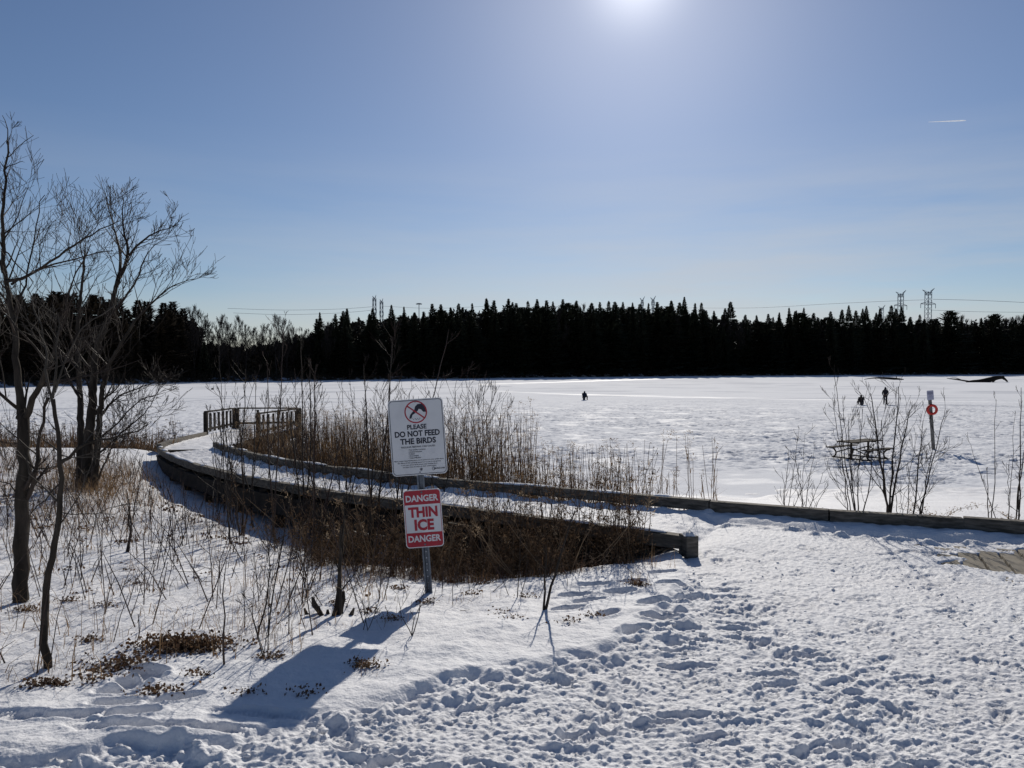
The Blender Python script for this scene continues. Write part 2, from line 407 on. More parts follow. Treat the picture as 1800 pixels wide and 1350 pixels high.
# rows and columns are denser close by
ys = [2.3]
while ys[-1] < 34: ys.append(ys[-1] + .0068 * (ys[-1] / 3) ** 1.32)
ys = np.array([-40, -25, -15, -9, -6, -4, -2.5, -1.2, -.4, .2, .7, 1.1, 1.4, 1.65, 1.85, 2.0, 2.1, 2.2] + ys + [36, 40, 46, 55]) if False else np.concatenate([[-40, -25, -15, -9, -6, -4, -2.5, -1.2, -.4, .2, .7, 1.1, 1.4, 1.65, 1.85, 2.0, 2.1, 2.2], ys, [36, 40, 46, 55]])
us = np.concatenate([-np.geomspace(3.2, .76, 30), np.linspace(-.75, .75, 1000), np.geomspace(.76, 3.2, 30)])
W = np.sqrt(np.maximum(ys, 0) ** 2 + 12) + np.maximum(-ys, 0)
X = us[None, :] * W[:, None]; Y = np.repeat(ys[:, None], len(us), 1)
Z = base_z(X, Y) + snow_detail(X, Y) + sstep(17, 24, Y) * (.16 * perlin(X * .22, Y * .3, 15) + .07 * fbm(X * .9, Y * .9, 3, 16))
# boot prints and trodden holes
def stamp(cx, cy, a, l, w, dep, rim=.4):
    rr = l * 1.5
    i0 = np.searchsorted(ys, cy - rr); i1 = np.searchsorted(ys, cy + rr)
    if i1 <= i0: return
    x = X[i0:i1] - cx; y = Y[i0:i1] - cy
    u = x * math.cos(a) + y * math.sin(a); v = -x * math.sin(a) + y * math.cos(a)
    wv = w * (1 - .25 * np.clip(u / l, -1, 1) * 1)
    q = np.sqrt((u / (l / 2)) ** 2 + (v / (wv / 2)) ** 2)
    dz = -dep * (1 - sstep(.82, 1.10, q)) + dep * rim * np.exp(-((q - 1.25) / .18) ** 2)
    dz = dz + (q < .95) * .0025 * np.sin(u * 2 * np.pi / .022)
    Z[i0:i1] += dz
prs = random.Random(3)
for k in range(1150):
    y = 2.5 + prs.random() ** 1.3 * 6.5; x = prs.uniform(-2.2, 6.5)
    if edge_sd(np.array([x]), np.array([y]))[0] < .12: continue
    if x > 1.5 and y > 7.2 + .4 * (x < 3): continue
    soft = .5 if x > 1.9 else 1.0
    stamp(x, y, prs.gauss(.8, .8) + (math.pi if prs.random() < .5 else 0), prs.uniform(.24, .31), prs.uniform(.085, .115), prs.uniform(.005, .017) * soft, prs.uniform(.2, .6))
for px, py in ((1120, 1105), (1070, 1085), (1035, 1060), (1090, 1045), (1150, 1060), (1160, 1085), (1110, 1030), (1045, 1035), (1010, 1050), (1180, 1030), (1165, 1010), (1000, 1075), (1210, 1050), (245, 1200), (205, 1240), (230, 1262), (215, 1215), (262, 1185), (310, 1235)):
    h_ = hit(px, py); stamp(h_.x, h_.y, prs.uniform(-.5, 1.0), .26, .12, .045, .25)
for a, b, n in (((150, 1285), (430, 1292), 12), ((0, 1260), (180, 1262), 7), ((410, 1250), (520, 1262), 4)):
    for k in range(n):
        t = (k + prs.random() * .5) / n
        h_ = hit(a[0] + (b[0] - a[0]) * t, a[1] + (b[1] - a[1]) * t); stamp(h_.x, h_.y, prs.uniform(-.4, .3), .28, .11, .011, .2)
FK = [at(2300, 954, 6.9), at(1800, 916, 8.1), at(1400, 891, 8.85), at(1300, 884, 9.15), at(1150, 871, 9.75)][::-1]
fky = np.interp(X, [p.x for p in FK], [p.y for p in FK]); fkz = np.interp(X, [p.x for p in FK], [p.z for p in FK])
rdk = fky - Y
tgt = fkz - .125 + .018 * perlin(X * 2.5, Y * 4, 301) + .012 * perlin(X * 9, Y * 9, 302)
wk = sstep(.50, .22, rdk) * sstep(-.45, -.12, rdk) * sstep(1.95, 2.4, X)
Z = Z * (1 - wk) + tgt * wk
ground = grid_mesh('ground', X, Y, Z, M['snow'])
tag(ground, kind='structure')

# lake ice under snow
yl = [17.0]
while yl[-1] < 120: yl.append(yl[-1] + .045 * (yl[-1] / 20) ** 1.55)
yl = np.concatenate([[0, 5, 10, 15], yl, np.linspace(123, 420, 70)])
ul = np.concatenate([-np.geomspace(4, .76, 24), np.linspace(-.74, .74, 820), np.geomspace(.76, 4, 24)])
Wl = np.maximum(yl, 25)
XL = ul[None, :] * Wl[:, None]; YL = np.repeat(yl[:, None], len(ul), 1)
rip = fbm(XL * 1.25 + .4 * perlin(XL * .3, YL * .3, 3), YL * 1.5, 4, 101, .72)
zone = sstep(105, 50, YL + 10 * perlin(XL * .05, YL * .1, 8)) * (.55 + .55 * sstep(-.3, .4, fbm(XL * .10, YL * .22, 3, 12)))
# smooth drift by the near shore
zone *= sstep(24, 32, YL + .10 * (XL - 8) * (XL > 8) + 5 * perlin(XL * .22, YL * .16, 5) + 2 * perlin(XL * .9, YL * .6, 6))
ZL = ICE + .075 * rip * zone + .012 * fbm(XL * .2, YL * .4, 3, 14)
# shade painted into the colour of ripple hollows, plus bare ice and old tracks
bare = .55 * sstep(.25, .8, rip) * 0 + 1.0 * sstep(.08, .55, -rip) * zone
def band(pts, w):
    q = [atz(px, py, ICE) for px, py in pts]
    bx = np.array([p.x for p in q]); by = np.array([p.y for p in q])
    yy = np.interp(XL, bx, by)
    m = sstep(w, w * .4, np.abs(YL - yy) + w * .25 * perlin(XL * .25, YL * .25, 9)) * (XL > bx[0]) * (XL < bx[-1])
    return m
bare = np.maximum(bare, .55 * band([(-60, 724), (0, 722), (150, 717), (300, 707), (450, 697), (600, 688), (760, 682), (900, 679)], 2.6))
bare = np.maximum(bare, .45 * band([(1560, 713), (1640, 712), (1720, 713), (1800, 716), (1900, 719)], 2.0))
bare = np.maximum(bare, .8 * band([(1440, 717), (1520, 716), (1600, 717), (1660, 718), (1760, 722), (1830, 724)], .9) * sstep(-.1, .3, fbm(XL * .5, YL * .9, 3, 31)))
bare = np.maximum(bare, .5 * band([(1380, 727), (1500, 728), (1620, 724)], .8) * sstep(-.1, .3, fbm(XL * .5, YL * .9, 3, 32)))
bare = np.maximum(bare, .35 * sstep(.1, .6, fbm(XL * .05, YL * .16, 3, 37)) * (YL > 80))
glaze = np.maximum(band([(840, 686), (1000, 693), (1200, 698), (1500, 703), (1850, 707)], 3.0) * .32 * sstep(-.5, .35, fbm(XL * .07, YL * .5, 3, 58)), .4 * band([(840, 676), (1000, 671), (1160, 666), (1250, 664)], 6)) + .25 * sstep(90, 60, YL) * sstep(.1, .6, fbm(XL * .4, YL * .5, 3, 55))
bare = bare * (1 - np.clip(glaze, 0, 1))
lake = grid_mesh('lake_ice', XL, YL, ZL, M['lake'], {'bare': np.clip(bare, 0, 1), 'glaze': np.clip(glaze, 0, 1)})
tag(lake, kind='structure')

# far shore
SX = np.array([-420, -200, -130, -92, -73, -44, 0, 58, 129, 205, 320, 600])
SY = np.array([20, 62, 108, 138, 173, 198, 231, 264, 288, 306, 325, 360])
def shore(x): return np.interp(x, SX, SY)
xs = np.linspace(-600, 800, 500)
ts = np.array([-3, 0, 1.5, 3, 5, 8, 14, 25, 60, 150, 400, 1200, 3000])
zt = np.array([-.5, -.1, .5, .9, 1.2, 1.5, 1.8, 2.0, 2.5, 3, 4, 5, 6])
XF = np.repeat(xs[None, :], len(ts), 0); TF = np.repeat(ts[:, None], len(xs), 1)
YF = shore(XF) + TF + 1.2 * perlin(XF * .12, XF * 0, 4)
ZF = ICE + zt[:, None] + .25 * fbm(XF * .2, TF * .3, 3, 6) * (TF > .5)
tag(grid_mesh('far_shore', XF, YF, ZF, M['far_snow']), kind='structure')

# paved ground under the trodden snow
mb = MB()
pa = R(65); du = Vector((math.cos(pa), math.sin(pa), 0)); dv = Vector((-du.y, du.x, 0))
for i in range(-9, 12):
    for j in range(-3, 3):
        c = Vector((4.9, 7.15, 0)) + dv * (i * .186) + du * (j * .40 + (.2 if i % 2 else 0))
        if c.y > 7.75 or c.x < 4.05: continue
        z = float(base_z(c.x, c.y)) - .030
        rot = Matrix.Rotation(pa, 3, 'Z')
        mb.box((c.x, c.y, z), (.380, .162, .05), rot)
pv = mb.build('pavement', M['paver'], bevel=.004)
mj = MB(); q = [(4.1, 6.6), (5.9, 6.6), (6.1, 7.7), (4.3, 7.7)]
mj.add([(a, b, float(base_z(a, b)) - .024) for a, b in q], [(0, 1, 2, 3)]); mj.build('paver_joints', M['joint'], pv)
tag(pv, kind='structure')

# ------------------------------------------------------------------ boardwalk
bw = empty('boardwalk', (0, 8, -.3))
tag(bw, 'snow covered timber boardwalk curving left between low kerb beams above the frozen marsh', 'boardwalk')
bwi = Vector((0, -8, .3))
def reloc(o, par=None):
    o.parent = par or bw
    o.matrix_parent_inverse = Matrix.Translation(bwi)
    return o
def spline(pts, step):
    pts = [Vector(p) for p in pts]; out = []
    for i in range(len(pts) - 1):
        p0 = pts[max(i - 1, 0)]; p1 = pts[i]; p2 = pts[i + 1]; p3 = pts[min(i + 2, len(pts) - 1)]
        n = max(2, int((p2 - p1).length / step))
        for k in range(n):
            t = k / n
            out.append(.5 * ((2 * p1) + (p2 - p0) * t + (2 * p0 - 5 * p1 + 4 * p2 - p3) * t * t + (3 * p1 - p0 - 3 * p2 + p3) * t ** 3))
    out.append(pts[-1]); return out
NE = spline([at(1203, 940, 7.42), at(1000, 914, 8.1), at(780, 886, 9.4), at(600, 864, 10.5), at(450, 839, 12.5), at(350, 816, 14.9), at(300, 798, 17.3), at(281, 785, 19.2)], .1)
FE = spline([at(2300, 954, 6.9), at(1800, 916, 8.1), at(1400, 891, 8.85), at(1150, 871, 9.75), at(900, 851, 10.9), at(700, 833, 12.2), at(500, 807, 14.9), at(420, 789, 17.5), at(378, 777, 19.9)], .1)
def resample(pts, n):
    d = [0]
    for a, b in zip(pts, pts[1:]): d.append(d[-1] + (b - a).length)
    out = []
    for k in range(n):
        s = d[-1] * k / (n - 1); i = 0
        i = min(max(np.searchsorted(d, s) - 1, 0), len(pts) - 2)
        t = (s - d[i]) / max(d[i + 1] - d[i], 1e-6)
        out.append(pts[i].lerp(pts[i + 1], t))
    return out
def beams(pts, L, w, h, name, gap=.003, m='timber', dz=0, jit=.009):
    d = 0; tot = sum((b - a).length for a, b in zip(pts, pts[1:]))
    n = max(1, round(tot / L)); q = resample(pts, n + 1)
    for a, b in zip(q, q[1:]):
        t = (b - a).normalized() * gap
        mb = MB(); j = random.uniform(-jit, jit)
        mb.beam(a + t + Vector((0, 0, j)), b - t + Vector((0, 0, j)), w, h, dz)
        reloc(mb.build(name, M[m], bevel=.008))
beams(NE, 1.35, .12, .13, 'kerb_beam')
beams(FE, 1.35, .12, .13, 'kerb_beam')
# end block of the near kerb with a cap of snow
mb = MB(); e = at(1206, 938, 7.38)
mb.box(e + Vector((.02, -.02, -.11)), (.125, .17, .21), Matrix.Rotation(R(14), 3, 'Z'))
reloc(mb.build('end_block', M['timber'], bevel=.008))
mb = MB(); rn = random.Random(9); c0 = e + Vector((.02, -.02, .008)); vs = []
for i in range(9):
    for j in range(9):
        u_, v_ = i / 4 - 1, j / 4 - 1; hh = .034 * (1 - abs(u_) ** 3) * (1 - abs(v_) ** 3) * (1 + .5 * math.sin(i * 2.1 + j)); vs.append(c0 + Vector((u_ * .056, v_ * .076, hh - .014)))
mb.add(vs, [(i * 9 + j, (i + 1) * 9 + j, (i + 1) * 9 + j + 1, i * 9 + j + 1) for i in range(8) for j in range(8)])
reloc(mb.build('snow_cap', M['snow'], smooth=True))
# spacer blocks the kerb beams stand on
for pts in (NE, FE):
    q = resample(pts, 16)
    for p in q[1:-1]:
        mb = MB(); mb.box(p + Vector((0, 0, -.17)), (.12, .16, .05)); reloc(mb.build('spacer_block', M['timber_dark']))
n = 330
SN = resample(NE, n)
iF = min(range(len(FE)), key=lambda i: (FE[i] - at(1300, 884, 9.15)).length)
SF = resample(FE[iF:], n)
# deck boards run across
mb = MB()
for i in range(14, n - 1):
    a, b = SN[i], SF[i]; c, d = SN[i + 1], SF[i + 1]
    o = Vector((0, 0, -.20)); th = Vector((0, 0, -.04)); k = .04
    c2 = c.lerp(a, .06); d2 = d.lerp(b, .06)
    e1 = (a - b).normalized() * .09
    vs = [a + o + e1, b + o - e1, d2 + o - e1, c2 + o + e1]; vs += [v + th for v in vs]
    mb.add(vs, [(0, 1, 2, 3), (7, 6, 5, 4), (0, 4, 5, 1), (1, 5, 6, 2), (2, 6, 7, 3), (3, 7, 4, 0)])
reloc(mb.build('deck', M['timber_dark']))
off = [(a - b).normalized() * .05 for a, b in zip(SN, SF)]
for SS, sg_ in ((SN, 1), (SF, -1)):
    mb = MB()
    for i in range(14, n - 1, 3):
        j = min(i + 3, n - 1)
        mb.beam(SS[i] + off[i] * sg_, SS[j] + off[j] * sg_, .05, .24, -.242)
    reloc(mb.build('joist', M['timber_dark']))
for i in list(range(40, n, 34)):
    for S in (SN, SF):
        p = S[i]; gz = float(base_z(p.x, p.y)) - .3
        if p.z - .46 - gz < .1: continue
        mb = MB(); mb.box((p.x, p.y, (p.z - .46 + gz) / 2), (.14, .14, p.z - .46 - gz), Matrix.Rotation(R(25), 3, 'Z'))
        reloc(mb.build('support_post', M['timber_dark']))
def strip(name, A, B, w, zoff, amp, seed, par=None):
    n = len(A)
    u = np.linspace(0, 1, w)[None, :]
    A_ = np.array([list(p) for p in A]); B_ = np.array([list(p) for p in B])
    P = A_[:, None, :] * (1 - u[..., None]) + B_[:, None, :] * u[..., None]
    x, y = P[..., 0], P[..., 1]
    z = P[..., 2] + zoff + amp * (.020 * fbm(x * 2.3, y * 2.3, 4, seed) + .018 * np.maximum(0, perlin(x * 6, y * 6, seed + 5)) + .006 * fbm(x * 18, y * 18, 2, seed + 9))
    z = z + .05 * np.exp(-((1 - u) / .09) ** 2) * (.5 + perlin(x * 4, y * 4, seed + 3)) + .03 * np.exp(-(u / .06) ** 2)
    z = z - .07 * np.exp(-(np.arange(n)[:, None] / 14.0) ** 2)
    o = grid_mesh(name, x, y, z, M['snow'])
    return o
A = [a + (b - a).normalized() * .06 for a, b in zip(resample(NE, 900), resample(FE[iF:], 900))]
B = [b + (a - b).normalized() * .06 for a, b in zip(resample(NE, 900), resample(FE[iF:], 900))]
reloc(strip('snow_cover', A, B, 60, -.165, 1.0, 200))
# snow lying on the kerb tops
for pts, frac, sd in ((FE, .55, 5), (NE, .6, 11)):
    q = resample(pts, 700); run = []
    def flush():
        if len(run) > 3:
            rad = [.012 + .03 * max(0.0, math.sin(math.pi * k / (len(run) - 1))) ** .5 for k in range(len(run))]
            mb = MB(); b = 0
            for (p, t), r in zip(run, rad):
                for th in range(7):
                    a = math.pi * th / 6
                    mb.v.append(tuple(p + t * (math.cos(a) * (r + .012)) + Vector((0, 0, math.sin(a) * r * .55 + .001))))
            for i in range(len(run) - 1):
                for j in range(6):
                    mb.f.append((b + i * 7 + j, b + i * 7 + j + 1, b + (i + 1) * 7 + j + 1, b + (i + 1) * 7 + j)); mb.m.append(0)
            reloc(mb.build('snow_ridge', M['snow'], smooth=True))
    for i, p in enumerate(q[:-1]):
        t = (q[i + 1] - p).normalized(); sdv = Vector((t.y, -t.x, 0))
        v = float(perlin(np.array([i * .035]), np.array([.3]), sd)[0])
        if v > .12 and p.x < 2.0: run.append((p + sdv * (.02 * math.sin(i * .1)), sdv))
        else:
            flush(); run = []
    flush()

# spur to the lookout
LE = spline([at(279, 781, 19.9), at(300, 773, 21.5), at(330, 766, 23.6), at(362, 759, 27.0), at(412, 748.5, 30.0)], .15)
RE = spline([at(378, 777, 19.9), at(395, 778.5, 21.2), at(425, 771, 23.8), at(454, 763, 26.6), at(527, 747, 30.6)], .15)
beams([p for p in LE if p.y < 27.0], 1.5, .12, .14, 'kerb_beam')
A = resample(LE, 120); B = resample(RE, 120)
mb = MB()
for i in range(0, 119):
    a, b, c, d = A[i], B[i], A[i + 1], B[i + 1]
    o = Vector((0, 0, -.17)); th = Vector((0, 0, -.30))
    vs = [a + o, b + o, d.lerp(b, .05) + o, c.lerp(a, .05) + o]; vs += [v + th for v in vs]
    mb.add(vs, [(0, 1, 2, 3), (7, 6, 5, 4), (0, 4, 5, 1), (1, 5, 6, 2), (2, 6, 7, 3), (3, 7, 4, 0)])
reloc(mb.build('deck', M['timber_dark']))
reloc(strip('snow_cover', resample(LE, 300), resample(RE, 300), 40, -.13, .8, 300))
for k in (50, 75, 100, 118):
    for S in (A, B):
        p = S[k]; mb = MB(); mb.box((p.x, p.y, p.z - 1.3), (.14, .14, 1.8)); reloc(mb.build('support_post', M['timber_dark']))
# railing
rl = empty('railing', at(412, 748, 29)); tag(rl, 'dark wooden guard railing round the small lookout at the end of the boardwalk', 'railing')
rinv = Matrix.Translation(-Vector(rl.location))
def rbuild(mb, name, bevel=.006, m='timber_dark'):
    o = mb.build(name, M[m], rl, bevel=bevel); o.matrix_parent_inverse = rinv; return o
def rail_run(a, b, h0, h1, nb, bw_=.11):
    a = Vector(a); b = Vector(b)
    for p, h in ((a, h0), (b, h1)):
        mb = MB(); mb.box(p + Vector((0, 0, h / 2 - .15)), (.13, .13, h + .3)); rbuild(mb, 'post')
    mb = MB(); mb.beam(a + Vector((0, 0, h0)), b + Vector((0, 0, h1)), .14, .05, .04); rbuild(mb, 'handrail')
    mb = MB(); mb.beam(a + Vector((0, 0, .12)), b + Vector((0, 0, .12)), .05, .08); rbuild(mb, 'bottom_rail')
    t = (b - a).normalized(); ang = math.atan2(t.y, t.x)
    for k in range(nb):
        f = (k + 1) / (nb + 1); p = a.lerp(b, f); h = h0 + (h1 - h0) * f
        mb = MB(); mb.box(p + Vector((0, 0, h / 2 - .04)), (bw_, .035, h - .02), Matrix.Rotation(ang, 3, 'Z')); rbuild(mb, 'baluster', 0)
LN, LB, RN, RB = at(362, 759, 27), at(412, 748, 30), at(454, 763, 26.6), at(527, 746, 30.6)
H = .64
rail_run(LN, LB, .69, .66, 6, .16)
rail_run(RN, RB, .70, .62, 8, .13)
rail_run(LB + Vector((.08, .1, 0)), RB + Vector((-.08, .1, 0)), .66, .63, 2, .09)

# ------------------------------------------------------------------ signs
def rounded(w, h, r, n=6):
    out = []
    for cx, cy, a0 in ((w / 2 - r, h / 2 - r, 0), (-w / 2 + r, h / 2 - r, 90), (-w / 2 + r, -h / 2 + r, 180), (w / 2 - r, -h / 2 + r, 270)):
        for k in range(n + 1):
            a = R(a0 + 90 * k / n); out.append((cx + r * math.cos(a), cy + r * math.sin(a)))
    return out
def plate(mb, outline, y0, y1, cx=0, cz=0):
    n = len(outline)
    vs = [(cx + x, y0, cz + z) for x, z in outline] + [(cx + x, y1, cz + z) for x, z in outline]
    mb.add(vs, [tuple(range(n)), tuple(range(2 * n - 1, n - 1, -1))] + [(i, i + n, (i + 1) % n + n, (i + 1) % n) for i in range(n)])
def ring(mb, outer, inner, y0, y1, cx=0, cz=0):
    n = len(outer)
    vs = [(cx + x, y0, cz + z) for x, z in outer] + [(cx + x, y0, cz + z) for x, z in inner] + [(cx + x, y1, cz + z) for x, z in outer] + [(cx + x, y1, cz + z) for x, z in inner]
    fs = []
    for i in range(n):
        j = (i + 1) % n
        fs += [(i, j, n + j, n + i), (2 * n + i, 3 * n + i, 3 * n + j, 2 * n + j), (i, 2 * n + i, 2 * n + j, j), (n + i, n + j, 3 * n + j, 3 * n + i)]
    mb.add(vs, fs)
def text(s, x, z, w, cap, m, par, y, bold=.02, align='CENTER', name='lettering', sp=1.0):
    cu = bpy.data.curves.new('txt', 'FONT'); cu.body = s; cu.align_x = 'LEFT'; cu.offset = bold; cu.extrude = .004; cu.space_character = sp
    cu.resolution_u = 3
    o = bpy.data.objects.new('txt', cu); COL.objects.link(o)
    dg = bpy.context.evaluated_depsgraph_get(); dg.update()
    me = bpy.data.meshes.new_from_object(o.evaluated_get(dg))
    bpy.data.objects.remove(o); bpy.data.curves.remove(cu)
    co = np.zeros(len(me.vertices) * 3); me.vertices.foreach_get('co', co); co = co.reshape(-1, 3)
    mn, mx = co.min(0), co.max(0)
    capu = .70
    kx = w / (mx[0] - mn[0]) if w else cap / capu * .92
    kz = cap / capu
    wid = (mx[0] - mn[0]) * kx
    x0 = x - (wid / 2 if align == 'CENTER' else 0)
    out = np.stack([(co[:, 0] - mn[0]) * kx + x0, y - co[:, 2] * .2, co[:, 1] * kz - cap / 2 + z], -1)
    me.vertices.foreach_set('co', out.ravel().astype(np.float32)); me.update()
    me.materials.clear(); me.materials.append(m)
    t = bpy.data.objects.new(name, me); COL.objects.link(t); t.parent = par
    return t

foot = at(755, 1060, 6.2)
sg = empty('sign_post', foot)
sg.rotation_euler = (0, R(-3.9), R(2))
tag(sg, 'leaning galvanised post in the snow carrying a bird feeding notice above a thin ice warning', 'signpost')
# U-channel post with flanges
prof = [(-.030, .0), (-.016, .0), (-.012, .024), (.012, .024), (.016, .0), (.030, .0), (.030, .003), (.018, .003), (.014, .028), (-.014, .028), (-.018, .003), (-.030, .003)]
mb = MB(); n = len(prof)
vs = [(x, y, -.4) for x, y in prof] + [(x, y, 1.62) for x, y in prof]
mb.add(vs, [(i, (i + 1) % n, n + (i + 1) % n, n + i) for i in range(n)] + [tuple(range(n))[::-1], tuple(range(n, 2 * n))])
post = mb.build('post', M['steel'], sg)
mb = MB()
for k in range(18):
    z = .06 + k * .0508
    if .46 < z < .94: continue
    mb.tube([Vector((0, .0225, z)), Vector((0, .0242, z))], .0055, 8)
mb.build('bolt_hole', M['sign_white'], post)
UZ, LZ = 1.355, .694
up = empty('notice_panel', (0, 0, UZ)); up.parent = sg; up['label'] = 'white please do not feed the birds notice'
mb = MB(); plate(mb, rounded(.444, .616, .034), -.004, -.001); mb.build('panel', M['sign_white'], up)
mb = MB(); ring(mb, rounded(.428, .600, .028), rounded(.419, .591, .024), -.0048, -.0035); mb.build('border', M['sign_black'], up)
TY = -.0046
text('PLEASE', 0, .084, .156, .036, M['sign_black'], up, TY, .03)
text('DO NOT FEED', .0, .030, .362, .044, M['sign_black'], up, TY, .035)
text('THE BIRDS', .002, -.030, .288, .044, M['sign_black'], up, TY, .035)
text('REGULAR FEEDING CAN CAUSE:', .0, -.077, .272, .0125, M['sign_black'], up, TY, .01)
for k, s in enumerate(('Poor nutrition and disease', 'Unnatural behaviour', 'Pollution', 'Overcrowding', 'Delayed Migration')):
    text('\u2022 ' + s, -.083, -.100 - k * .0162, None, .0095, M['sign_black'], up, TY, .012, 'LEFT')
for k, (s, w) in enumerate((('Many people enjoy feeding birds, but in parks and other public places', .398), ('the effects of this seemingly generous act can be dangerous.', .35), ('If you care about birds, please stop feeding them', .29), ('and allow them to return to their natural habits.', .27))):
    text(s, 0, -.186 - k * .0172, w, .0085, M['sign_black'], up, TY, .008)
text('MARKHAM', .158, -.262, .085, .013, M['sign_black'], up, TY, .01)
def circ(r, n=40): return [(r * math.cos(2 * math.pi * k / n), r * math.sin(2 * math.pi * k / n)) for k in range(n)]
mb = MB(); ring(mb, circ(.0145, 20), circ(.012, 20), -.0048, -.0035, .112, -.262); ring(mb, [(x * 1.0, z * .6) for x, z in circ(.013, 20)], [(x, z * .6) for x, z in circ(.0115, 20)], -.0048, -.0035, .116, -.262)
ring(mb, circ(.0115, 20), circ(.0085, 20), -.0048, -.0035, .012, -.262); plate(mb, [(-.004, -.006), (.004, -.006), (.005, .004), (0, .007), (-.005, .004)], -.0048, -.0035, .012, -.262)
mb.build('emblem', M['sign_black'], up)
CZ = .203
pk = .00102
arm = [(300, 122), (330, 119), (352, 132), (364, 158), (362, 187), (342, 186), (326, 166), (308, 160), (298, 176), (272, 196), (256, 205), (248, 226), (234, 236), (229, 228), (238, 202), (258, 180), (272, 168), (280, 140)]
mb = MB(); plate(mb, [((x - 283) * pk, -(z - 183) * pk) for x, z in arm][::-1], -.0048, -.0035, 0, CZ)
for x, z in ((250, 232), (262, 240), (275, 236), (283, 242), (293, 236), (304, 243), (312, 234)):
    plate(mb, [((x - 283 + a) * pk, -(z - 183 + b) * pk) for a, b in ((-3, -4), (3, -2), (2, 4), (-3, 2))], -.0048, -.0035, 0, CZ)
mb.build('hand_symbol', M['sign_black'], up)
mb = MB(); ring(mb, circ(.091), circ(.081), -.0056, -.0045, 0, CZ)
a = R(-38); dx, dz = math.cos(a), math.sin(a)
mb.add([(dx * s * .084 - dz * t * .0055, yy, CZ + dz * s * .084 + dx * t * .0055) for yy in (-.0056, -.0045) for s, t in ((-1, -1), (1, -1), (1, 1), (-1, 1))], [(0, 1, 2, 3), (7, 6, 5, 4), (0, 4, 5, 1), (1, 5, 6, 2), (2, 6, 7, 3), (3, 7, 4, 0)])
mb.build('prohibition_ring', M['sign_red'], up)
lo = empty('warning_panel', (0, -.002, LZ)); lo.parent = sg; lo['label'] = 'red and white danger thin ice plate'
mb = MB(); plate(mb, rounded(.306, .472, .03), -.004, -.001); mb.build('panel', M['sign_white'], lo)
mb = MB(); ring(mb, rounded(.292, .458, .025), rounded(.284, .450, .021), -.0048, -.0035)
o1 = rounded(.286, .452, .022)
for s in (1, -1):
    zc = .114
    pts = [(x, z) for x, z in o1 if z * s > 0]
    if s > 0: pts = [(.143, zc)] + pts + [(-.143, zc)]
    else: pts = [(-.143, -zc)] + pts + [(.143, -zc)]
    plate(mb, pts, -.0046, -.0036)
mb.build('red_band', M['sign_red'], lo)
text('DANGER', 0, .166, .262, .050, M['sign_white'], lo, TY - .0003, .03)
text('THIN', .0, .054, .236, .077, M['sign_red'], lo, TY, .045)
text('ICE', .004, -.050, .158, .082, M['sign_red'], lo, TY, .045)
text('DANGER', 0, -.162, .262, .050, M['sign_white'], lo, TY - .0003, .03)
mb = MB()
for z in (.212, -.212): mb.tube([Vector((0, -.009, z)), Vector((0, -.004, z))], .008, 8)
mb.build('bolt', M['steel'], lo)
mb = MB()
for z in (.285, -.285): mb.tube([Vector((0, -.008, z)), Vector((0, -.004, z))], .006, 8)
mb.build('bolt', M['steel'], up)

# ------------------------------------------------------------------ bare woody growth
def rv(r, s=1.0): return Vector((r.gauss(0, s), r.gauss(0, s), r.gauss(0, s)))
def grow(mb, p, d, L, r, depth, rn, up=.25, n=5, wob=.10, sides=4, kids=(3, 5), ang=(28, 55), rmin=.0012, taper=.35):
    pts = [p.copy()]; rad = [r]; d = d.normalized()
    for i in range(n):
        d = (d + rv(rn, wob) + Vector((0, 0, up / n))).normalized()
        p = p + d * (L / n); pts.append(p.copy()); rad.append(max(rmin, r * (1 - (1 - taper) * (i + 1) / n)))
    mb.tube(pts, rad, sides if depth > 0 else max(3, sides - 1), False)
    if depth > 0:
        for k in range(rn.randint(*kids)):
            t = rn.uniform(.22, 1.0); i = min(int(t * n), n - 1); q = pts[i].lerp(pts[i + 1], t * n - i)
            ax = rv(rn).cross(d)
            if ax.length < 1e-3: continue
            nd = Matrix.Rotation(R(rn.uniform(*ang)), 3, ax.normalized()) @ d
            grow(mb, q, nd, L * rn.uniform(.45, .8) * (1.15 - t * .4), max(rmin, rad[i] * .5), depth - 1, rn, up, max(3, n - 1), wob * 1.15, sides, kids, ang, rmin, taper)
    return pts, rad
def dress(mb, pts, rad, cnt, L, depth, rn, tmin=.2, **kw):
    n = len(pts) - 1
    for k in range(cnt):
        t = tmin + (1 - tmin) * (k + rn.random()) / cnt; i = min(int(t * n), n - 1); q = pts[i].lerp(pts[i + 1], t * n - i)
        d = (pts[i + 1] - pts[i]).normalized(); ax = rv(rn).cross(d)
        if ax.length < 1e-3: continue
        nd = Matrix.Rotation(R(rn.uniform(30, 60)), 3, ax.normalized()) @ d
        grow(mb, q, nd, rn.uniform(*L) * (1.2 - .7 * t), max(.0014, rad[i] * .45), depth, rn, **kw)
def limb(mb, pxs, r0, r1, sides=8, step=.08, wob=.006, rn=random):
    """pxs: list of (px,py,d) seen in the photo"""
    pts = spline([at(*p) for p in pxs], step)
    n = len(pts); pts = [p + rv(rn, wob * (0 if i == 0 else 1)) for i, p in enumerate(pts)]
    rad = [r0 + (r1 - r0) * (i / (n - 1)) ** .85 for i in range(n)]
    mb.tube(pts, rad, sides, False)
    return pts, rad

